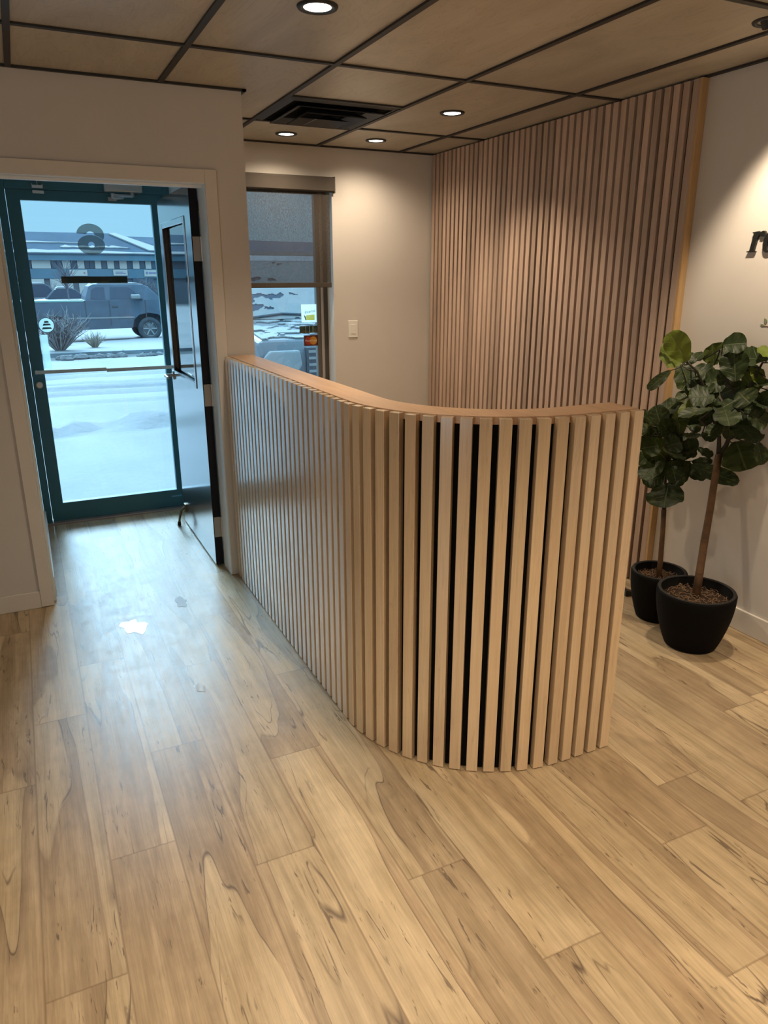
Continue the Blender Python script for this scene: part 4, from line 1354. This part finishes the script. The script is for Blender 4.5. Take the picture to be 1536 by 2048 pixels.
MB().box((-1.56, Y0 + .02, .80), (1.84, Y0 + .12, .845)).build('bed_rail', plain('pale_rail', (0.22, 0.40, 0.36), 0.5), tk)
MB().box((1.35, Y0 + .025, .262), (3.36, Y0 + .045, .312)).build('side_moulding', M['chrome'], tk, bevel=0.008)
for xx in (1.885, 2.615, 3.74):
    MB().box((xx - .012, Y0 + .033, .05), (xx + .012, Y0 + .043, .83)).build('panel_gap', M['dark_trim'], tk)
MB().box((2.70, Y0 + .02, .60), (2.88, Y0 + .045, .665)).build('door_handle', M['dark_trim'], tk, bevel=0.012)
mr = MB().box((3.28, Y0 - .20, .865), (3.58, Y0 - .05, 1.01)).build('side_mirror', M['chrome'], tk, bevel=0.04, seg=3)
MB().tube([(3.55, Y0 - .06, .88), (3.66, Y0 + .08, .84)], .035, 8).build('mirror_arm', M['dark_trim'], mr)
MB().box((4.90, Y0 + .04, -.10), (5.20, Y1 - .04, .14)).build('bumper', M['chrome'], tk, bevel=0.03)
for xx in (.90, 3.82):
    wheel(tk, xx, Y0 + .13, -.095, .375, .26, 1)
    wheel(tk, xx, Y1 - .13, -.095, .375, .26, -1)

# --- snow covered SUV nosed up to the office window
VX0, VX1 = 1.98, 3.86
sv = empty('parked_suv', (2.9, 8.6, -.04), 'snow dusted grey vehicle nosed up outside the shaded window', 'car')
side = [(6.82, .30), (6.80, .86), (6.90, .99), (7.95, 1.12), (11.2, 1.12), (11.3, .6), (11.2, .30), (10.9, .25), (10.75, .58), (10.45, .70), (10.15, .58), (10.0, .25), (8.15, .25), (8.0, .58), (7.7, .70), (7.4, .58), (7.25, .25)]
MB().prism(side, VX0, VX1, YZ).build('body', M['paint_dark'], sv, bevel=0.05, seg=3)
m = MB()
gh = [(7.85, 1.09), (11.0, 1.09), (10.7, 1.78), (8.75, 1.80), (8.5, 1.74)]
def leanx(z):
    return .05 + (z - 1.09) * .26
k = len(gh)
vs = [Vector((VX0 + leanx(v), u, v)) for u, v in gh] + [Vector((VX1 - leanx(v), u, v)) for u, v in gh]
m.add(vs, [tuple(range(k)), tuple(range(k, 2 * k))] + [(i, (i + 1) % k, k + (i + 1) % k, k + i) for i in range(k)])
m.build('cabin', M['paint_dark'], sv, bevel=0.03, seg=3)
m = MB()
def wsp(t_, f_, off):
    y_ = 7.88 + .60 * t_
    z_ = 1.12 + .60 * t_
    xa = VX0 + leanx(z_) + .06
    xb = VX1 - leanx(z_) - .06
    return Vector((xa + (xb - xa) * f_, y_ - off * .7, z_ + off * .7))
m.add([wsp(0, 0, .01), wsp(0, 1, .01), wsp(1, 1, .01), wsp(1, 0, .01), wsp(0, 0, -.02), wsp(0, 1, -.02), wsp(1, 1, -.02), wsp(1, 0, -.02)], [(0, 1, 2, 3), (4, 5, 6, 7), (0, 1, 5, 4), (1, 2, 6, 5), (2, 3, 7, 6), (3, 0, 4, 7)])
wsd = m.build('windshield', M['car_glass'], sv)
# frost and snow lying on the windshield and hood, with ragged edges
def snow_sheet(fn, nu, nv, thr, seed, th=.012):
    mm = MB()
    for i in range(nu):
        for j in range(nv):
            u, v = (i + .5) / nu, (j + .5) / nv
            if noise.fractal(Vector((u * 4.2 + seed, v * 4.2, seed)), .8, 2.1, 4) > thr:
                q = [fn(i / nu, j / nv, 0), fn((i + 1) / nu, j / nv, 0), fn((i + 1) / nu, (j + 1) / nv, 0), fn(i / nu, (j + 1) / nv, 0)]
                q2 = [fn(i / nu, j / nv, th), fn((i + 1) / nu, j / nv, th), fn((i + 1) / nu, (j + 1) / nv, th), fn(i / nu, (j + 1) / nv, th)]
                mm.add(q + q2, [(4, 5, 6, 7), (0, 1, 5, 4), (1, 2, 6, 5), (2, 3, 7, 6), (3, 0, 4, 7)])
    return mm
snow_sheet(lambda u, v, h: wsp(v, u, .012 + h), 150, 80, -.42, 3, .006).build('frost', M['snow_cap'], wsd)
def hood(u, v, h):
    y_ = 6.93 + .98 * v
    z_ = .995 + .122 * v
    return Vector((VX0 + .05 + (VX1 - VX0 - .1) * u, y_, z_ + h + .002))
snow_sheet(hood, 170, 90, .02, 8, .012).build('hood_snow', M['snow_cap'], sv)
snow_sheet(lambda u, v, h: Vector((VX0 + .3 + 1.3 * u, 8.85 + 1.8 * v, 1.80 + h)), 30, 40, -.5, 5, .05).build('roof_snow', M['snow_cap'], sv)
for a, b in ((VX0 + .20, VX0 + .95), (VX0 + 1.0, VX0 + 1.72)):
    MB().tube([(a, 7.86, 1.15), ((a + b) / 2, 7.90, 1.185), (b, 7.885, 1.165)], .014, 6).build('wiper', M['dark_trim'], sv)
hl = MB().prism([(0.02, .70), (0.36, .70), (0.40, .76), (0.38, .90), (0.08, .90), (0.02, .84)], 6.77, 6.86, Matrix.Translation((VX0, 0, 0)) @ XZ).build('headlamp', M['lampglass'], sv, bevel=0.02)
MB().prism([(1.86, .70), (1.52, .70), (1.48, .76), (1.50, .90), (1.80, .90), (1.86, .84)], 6.77, 6.86, Matrix.Translation((VX0, 0, 0)) @ XZ).build('headlamp', M['lampglass'], sv, bevel=0.02)
m = MB().box((VX0 + .44, 6.775, .66), (VX1 - .44, 6.83, .92))
m.k = 1
for q in range(4):
    m.box((VX0 + .46, 6.765, .685 + q * .062), (VX1 - .46, 6.78, .710 + q * .062))
m.build('grille', [M['dark_trim'], M['chrome']], sv)
MB().box((VX0 + .04, 6.72, .36), (VX1 - .04, 6.86, .60)).build('bumper', M['paint_dark'], sv, bevel=0.04)
for yy in (7.7, 10.45):
    for xx, s_ in ((VX0 + .12, 1), (VX1 - .12, -1)):
        wheel(sv, xx, yy, .33, .37, .24, s_, 'X')

# --- cars beyond, in the opposite lot
def car(x, y, ln_, ht, mat, label, grp='cars parked in the far lot', snow=True):
    gz = -.47
    c = empty('parked_car', (x, y, gz), label, 'car', grp)
    b_ = [(0, .28), (-.02, .70), (.10, .80), (.9, .86), (ln_ - .75, .88), (ln_, .80), (ln_ + .03, .32), (ln_ - .5, .22), (.5, .22)]
    MB().prism([(u + x, v + gz) for u, v in b_], y, y + 1.7, XZ).build('body', mat, c, bevel=.06, seg=2)
    g_ = [(.75, .84), (1.25, ht - .06), (1.5, ht), (ln_ - 1.1, ht), (ln_ - .85, ht - .08), (ln_ - .35, .84)]
    MB().prism([(u + x, v + gz) for u, v in g_], y + .12, y + 1.58, XZ).build('cabin', M['car_glass'], c, bevel=.05, seg=2)
    if snow:
        MB().prism([(1.3 + x, ht - .02 + gz), (1.45 + x, ht + .09 + gz), (ln_ - 1.15 + x, ht + .09 + gz), (ln_ - 1.0 + x, ht - .02 + gz)], y + .1, y + 1.6, XZ).build('roof_snow', M['snow_cap'], c, bevel=.03)
    for u in (.75, ln_ - .8):
        MB().lathe([(0, -.1), (.31, -.1), (.33, 0), (.31, .1), (0, .1)], 20, Matrix.Translation((x + u, y + .06, gz + .33)) @ Matrix.Rotation(math.radians(90), 4, 'X')).build('wheel', M['tyre'], c)
    return c


car(0.55, 45.0, 3.2, 1.42, plain('pale_car_paint', (0.25, 0.27, 0.29), .4), 'pale sedan parked in the far lot left of the pickup cab')
car(-1.4, 48.5, 3.9, 1.62, M['paint_grey'], 'grey snow capped car parked at the far left of the lot')
car(2.6, 49.0, 4.0, 1.60, M['paint_blue'], 'dark car half hidden behind the pickup cab')

# --- shrubs and grasses
def twig_bush(x, y, n, h, spread, mats, label, seed, cat='shrub', name='bare_shrub', thick=.008, branchy=True, group=None):
    rnd_ = random.Random(seed)
    m_ = MB()
    z0_ = snow_z(x, y) - .02
    for q in range(n):
        a = rnd_.uniform(0, 6.28)
        sp_ = spread * math.sqrt(rnd_.random())
        hh = h * rnd_.uniform(.55, 1.0) * (1 - .35 * sp_ / spread)
        b_ = Vector((x + .10 * spread * math.cos(a), y + .10 * spread * math.sin(a), z0_))
        t_ = Vector((x + sp_ * math.cos(a), y + sp_ * math.sin(a), z0_ + hh))
        md = b_.lerp(t_, .5) + Vector((rnd_.uniform(-.05, .05), rnd_.uniform(-.05, .05), .06 * h))
        m_.k = 0 if rnd_.random() < .55 else 1
        m_.tube([b_, md, t_], [thick, thick * .7, thick * .3], 4, cap=False)
        if branchy:
            for w_ in range(4):
                s0 = md.lerp(t_, rnd_.uniform(-.3, .9))
                e_ = s0 + Vector((rnd_.uniform(-1, 1), rnd_.uniform(-1, 1), rnd_.uniform(.2, 1.2))) * .16 * h
                m_.tube([s0, e_], [thick * .55, thick * .25], 4, cap=False)
    o_ = m_.build(name, mats, None, loc=(x, y, z0_))
    return tag(o_, label, cat, group)


TW = [plain('bare_twigs', (0.085, 0.08, 0.095), .9, var=.3), plain('frosted_twigs', (0.28, 0.28, 0.29), .9, var=.2)]
TG = [plain('straw_grass', (0.24, 0.205, 0.15), .9, var=.3), plain('frosted_straw', (0.31, 0.305, 0.285), .9, var=.2)]
TD = [plain('far_twigs', (0.12, 0.115, 0.14), .9, var=.3), plain('far_frosted_twigs', (0.19, 0.19, 0.215), .9, var=.2)]
twig_bush(0.80, 21.3, 170, 1.25, .85, TW, 'leggy bare shrub with frosted stems at the left of the truck bed', 1, thick=.010)
twig_bush(1.72, 22.0, 90, .55, .36, TG, 'tuft of dry straw coloured grass in front of the pickup cab', 2, 'ornamental grass', 'grass_tuft', .009, False, 'dry grasses by the kerb')
twig_bush(1.05, 23.4, 60, .42, .26, TG, 'smaller dry grass tuft between the bare shrub and the straw tuft', 5, 'ornamental grass', 'grass_tuft', .008, False, 'dry grasses by the kerb')
for x, y, h, sp_, lab, sd_ in ((2.15, 55, 1.9, .75, 'rounded bare tree in front of the far building, left of the sign', 6), (5.4, 56, 1.7, .7, 'rounded bare tree in front of the far building, middle', 7), (8.3, 57, 2.3, .95, 'rounded bare tree in front of the far building, at the right', 8)):
    twig_bush(x, y, 110, h, sp_, TD, lab, sd_, 'tree', 'bare_tree', .022, True, 'bare trees by the far building')
sa = empty('sapling', (2.18, 40, -.47), 'slender bare sapling rising behind the truck bed', 'tree')
MB().tube([(2.18, 40, -.50), (2.20, 40, .4), (2.16, 40.02, 1.5)], [.045, .04, .03], 8).build('trunk', TD[0], sa)
m = MB()
rnd = random.Random(12)
for q in range(46):
    z_ = rnd.uniform(.9, 1.7)
    s0 = Vector((2.18, 40.0, z_))
    a = rnd.uniform(0, 6.28)
    e_ = s0 + Vector((math.cos(a) * rnd.uniform(.3, 1.0), math.sin(a) * .5, rnd.uniform(.3, 1.0)))
    m.tube([s0, s0.lerp(e_, .5) + Vector((0, 0, .05)), e_], [.016, .011, .005], 4, cap=False)
m.build('branches', TD[0], sa)

# --- the long commercial building
bd = empty('commercial_building', (10, 63, -.5), 'long low commercial building with a blue metal roof across the lot', 'building')
M['steelblue'] = plain('blue_metal_cladding', (0.085, 0.165, 0.225), .5, var=.1, scale=.6)
M['roof_blue'] = plain('blue_metal_roof', (0.062, 0.092, 0.130), .9, spec=0.05, var=.15, scale=.5)
M['bpanel'] = plain('white_panel', (0.46, 0.43, 0.41), .7, var=.05, scale=.5)
M['bwin'] = plain('dark_window', (0.06, 0.09, 0.13), .3, var=.2, scale=.7)
M['bwall'] = plain('grey_blue_wall', (0.13, 0.155, 0.19), .8, var=.15, scale=.5)
BX0, BX1 = -14, 34
MB().box((BX0, 60.2, -.6), (BX1, 72, 3.0)).build('wall', M['bwall'], bd)
m = MB()
m.add([(BX0, 59.6, 3.06), (9.9, 59.6, 3.06), (9.9, 59.6, 3.12), (BX0, 59.6, 3.12), (BX0, 64.0, 4.74), (7.2, 64.0, 4.74), (9.9, 62.0, 3.95), (BX0, 64, 3.0), (9.9, 64, 3.0)],
      [(0, 1, 2, 3), (3, 2, 6, 5, 4), (0, 1, 8, 7), (4, 5, 6, 8, 7), (1, 2, 6, 8), (0, 3, 4, 7)])
m.build('roof', M['roof_blue'], bd)
m = MB()
m.add([(9.9, 59.6, 3.06), (BX1, 59.6, 3.06), (BX1, 59.6, 3.12), (9.9, 59.6, 3.12), (7.3, 65.0, 4.60), (BX1, 65.0, 4.30), (BX1, 65, 3), (7.3, 65, 3)], [(0, 1, 2, 3), (3, 2, 5, 4), (4, 5, 6, 7), (0, 1, 6, 7), (0, 3, 4, 7), (1, 2, 5, 6)])
m.build('roof', M['roof_blue'], bd)
# snow lying on the roof: along the eaves, in bands, and down the hip
def roof_pt(x, t_, h):
    return Vector((x, 59.6 + 4.4 * t_, 3.12 + 1.62 * t_ + h))
m = MB()
rnd = random.Random(4)
for (t0, t1, xa, xb) in ((.00, .12, BX0, 11), (.47, .55, BX0, 4.6), (.26, .32, 3.2, 8.0)):
    n_ = 26
    vs = []
    for q in range(n_ + 1):
        x = xa + (xb - xa) * q / n_
        j0, j1 = rnd.uniform(-.03, .03), rnd.uniform(-.04, .04)
        tap = min(1, (n_ - q) / 6)
        vs += [roof_pt(x, t0 + j0 * .3, .01), roof_pt(x, t0 + (t1 - t0) * tap + j1 * tap, .01), roof_pt(x, t0 + (t1 - t0) * tap + j1 * tap, .07), roof_pt(x, t0 + j0 * .3, .07)]
    fs = []
    for q in range(n_):
        for k in range(4):
            fs.append((q * 4 + k, q * 4 + (k + 1) % 4, q * 4 + 4 + (k + 1) % 4, q * 4 + 4 + k))
    m.add(vs, fs)
m.add([roof_pt(6.9, .93, .03), roof_pt(7.4, .95, .03), roof_pt(10.6, .12, .03), roof_pt(9.3, .12, .03), roof_pt(6.9, .93, .12), roof_pt(7.4, .95, .12), roof_pt(10.6, .12, .12), roof_pt(9.3, .12, .12)], [(0, 1, 2, 3), (4, 5, 6, 7), (0, 1, 5, 4), (1, 2, 6, 5), (2, 3, 7, 6), (3, 0, 4, 7)])
m.build('roof_snow', M['snow_cap'], bd)
MB().box((BX0, 59.7, 2.66), (BX1, 60.3, 3.06)).build('fascia', M['steelblue'], bd)
MB().box((BX0, 60.0, 1.42), (BX1, 60.3, 2.08)).build('sign_band', M['steelblue'], bd)
x = -1.7
rnd = random.Random(14)
for q, (wd_, kind_) in enumerate([(.5, 1), (.45, 0), (.5, 1), (.35, 0), (.55, 1), (.5, 0), (1.25, 1), (.4, 0), (.35, 0), (.55, 1), (.45, 0), (.5, 1), (.35, 0), (.35, 0), (.45, 1), (.4, 0), (.5, 1), (.35, 0), (.55, 1), (.4, 0), (.5, 1), (.4, 0), (.45, 1), (.4, 0), (.4, 1), (.5, 0), (.6, 1), (.5, 0), (.6, 1)]):
    MB().box((x, 60.02 if kind_ else 60.1, 2.10), (x + wd_ - .03, 60.25, 2.655)).build('wall_panel' if kind_ else 'window', M['bpanel'] if kind_ else M['bwin'], bd)
    x += wd_
for xa, xb, z0_, z1_, mk in ((3.55, 4.75, 1.60, 2.02, 0), (6.55, 7.55, 1.62, 2.03, 1), (8.75, 9.75, 1.55, 2.02, 2)):
    sgn_ = MB().box((xa, 59.9, z0_), (xb, 60.05, z1_)).build('sign_board', M['bpanel'], bd)
    mm = MB()
    if mk == 0:
        mm.box((xa + .08, 59.88, z0_ + .14), (xa + .16, 59.9, z0_ + .30)).box((xa + .95, 59.88, z0_ + .16), (xa + 1.05, 59.9, z0_ + .26))
    elif mk == 1:
        mm.box((xa + .15, 59.88, z0_ + .15), (xb - .12, 59.9, z0_ + .19)).box((xa + .15, 59.88, z0_ + .24), (xb - .3, 59.9, z0_ + .27))
    else:
        mm.box((xa + .12, 59.88, z0_ + .18), (xa + .24, 59.9, z0_ + .34)).box((xa + .32, 59.88, z0_ + .22), (xb - .12, 59.9, z0_ + .30))
    mm.build('sign_mark', plain('sign_ink', (0.16, 0.16, 0.30) if mk != 0 else (0.35, 0.12, 0.14), .6), sgn_)
x = -1.6
while x < 13:
    MB().box((x, 60.0, -.4), (x + 1.5, 60.22, 1.40)).build('shop_window', M['bwin'] if rnd.random() < .6 else M['bpanel'], bd)
    x += 1.9
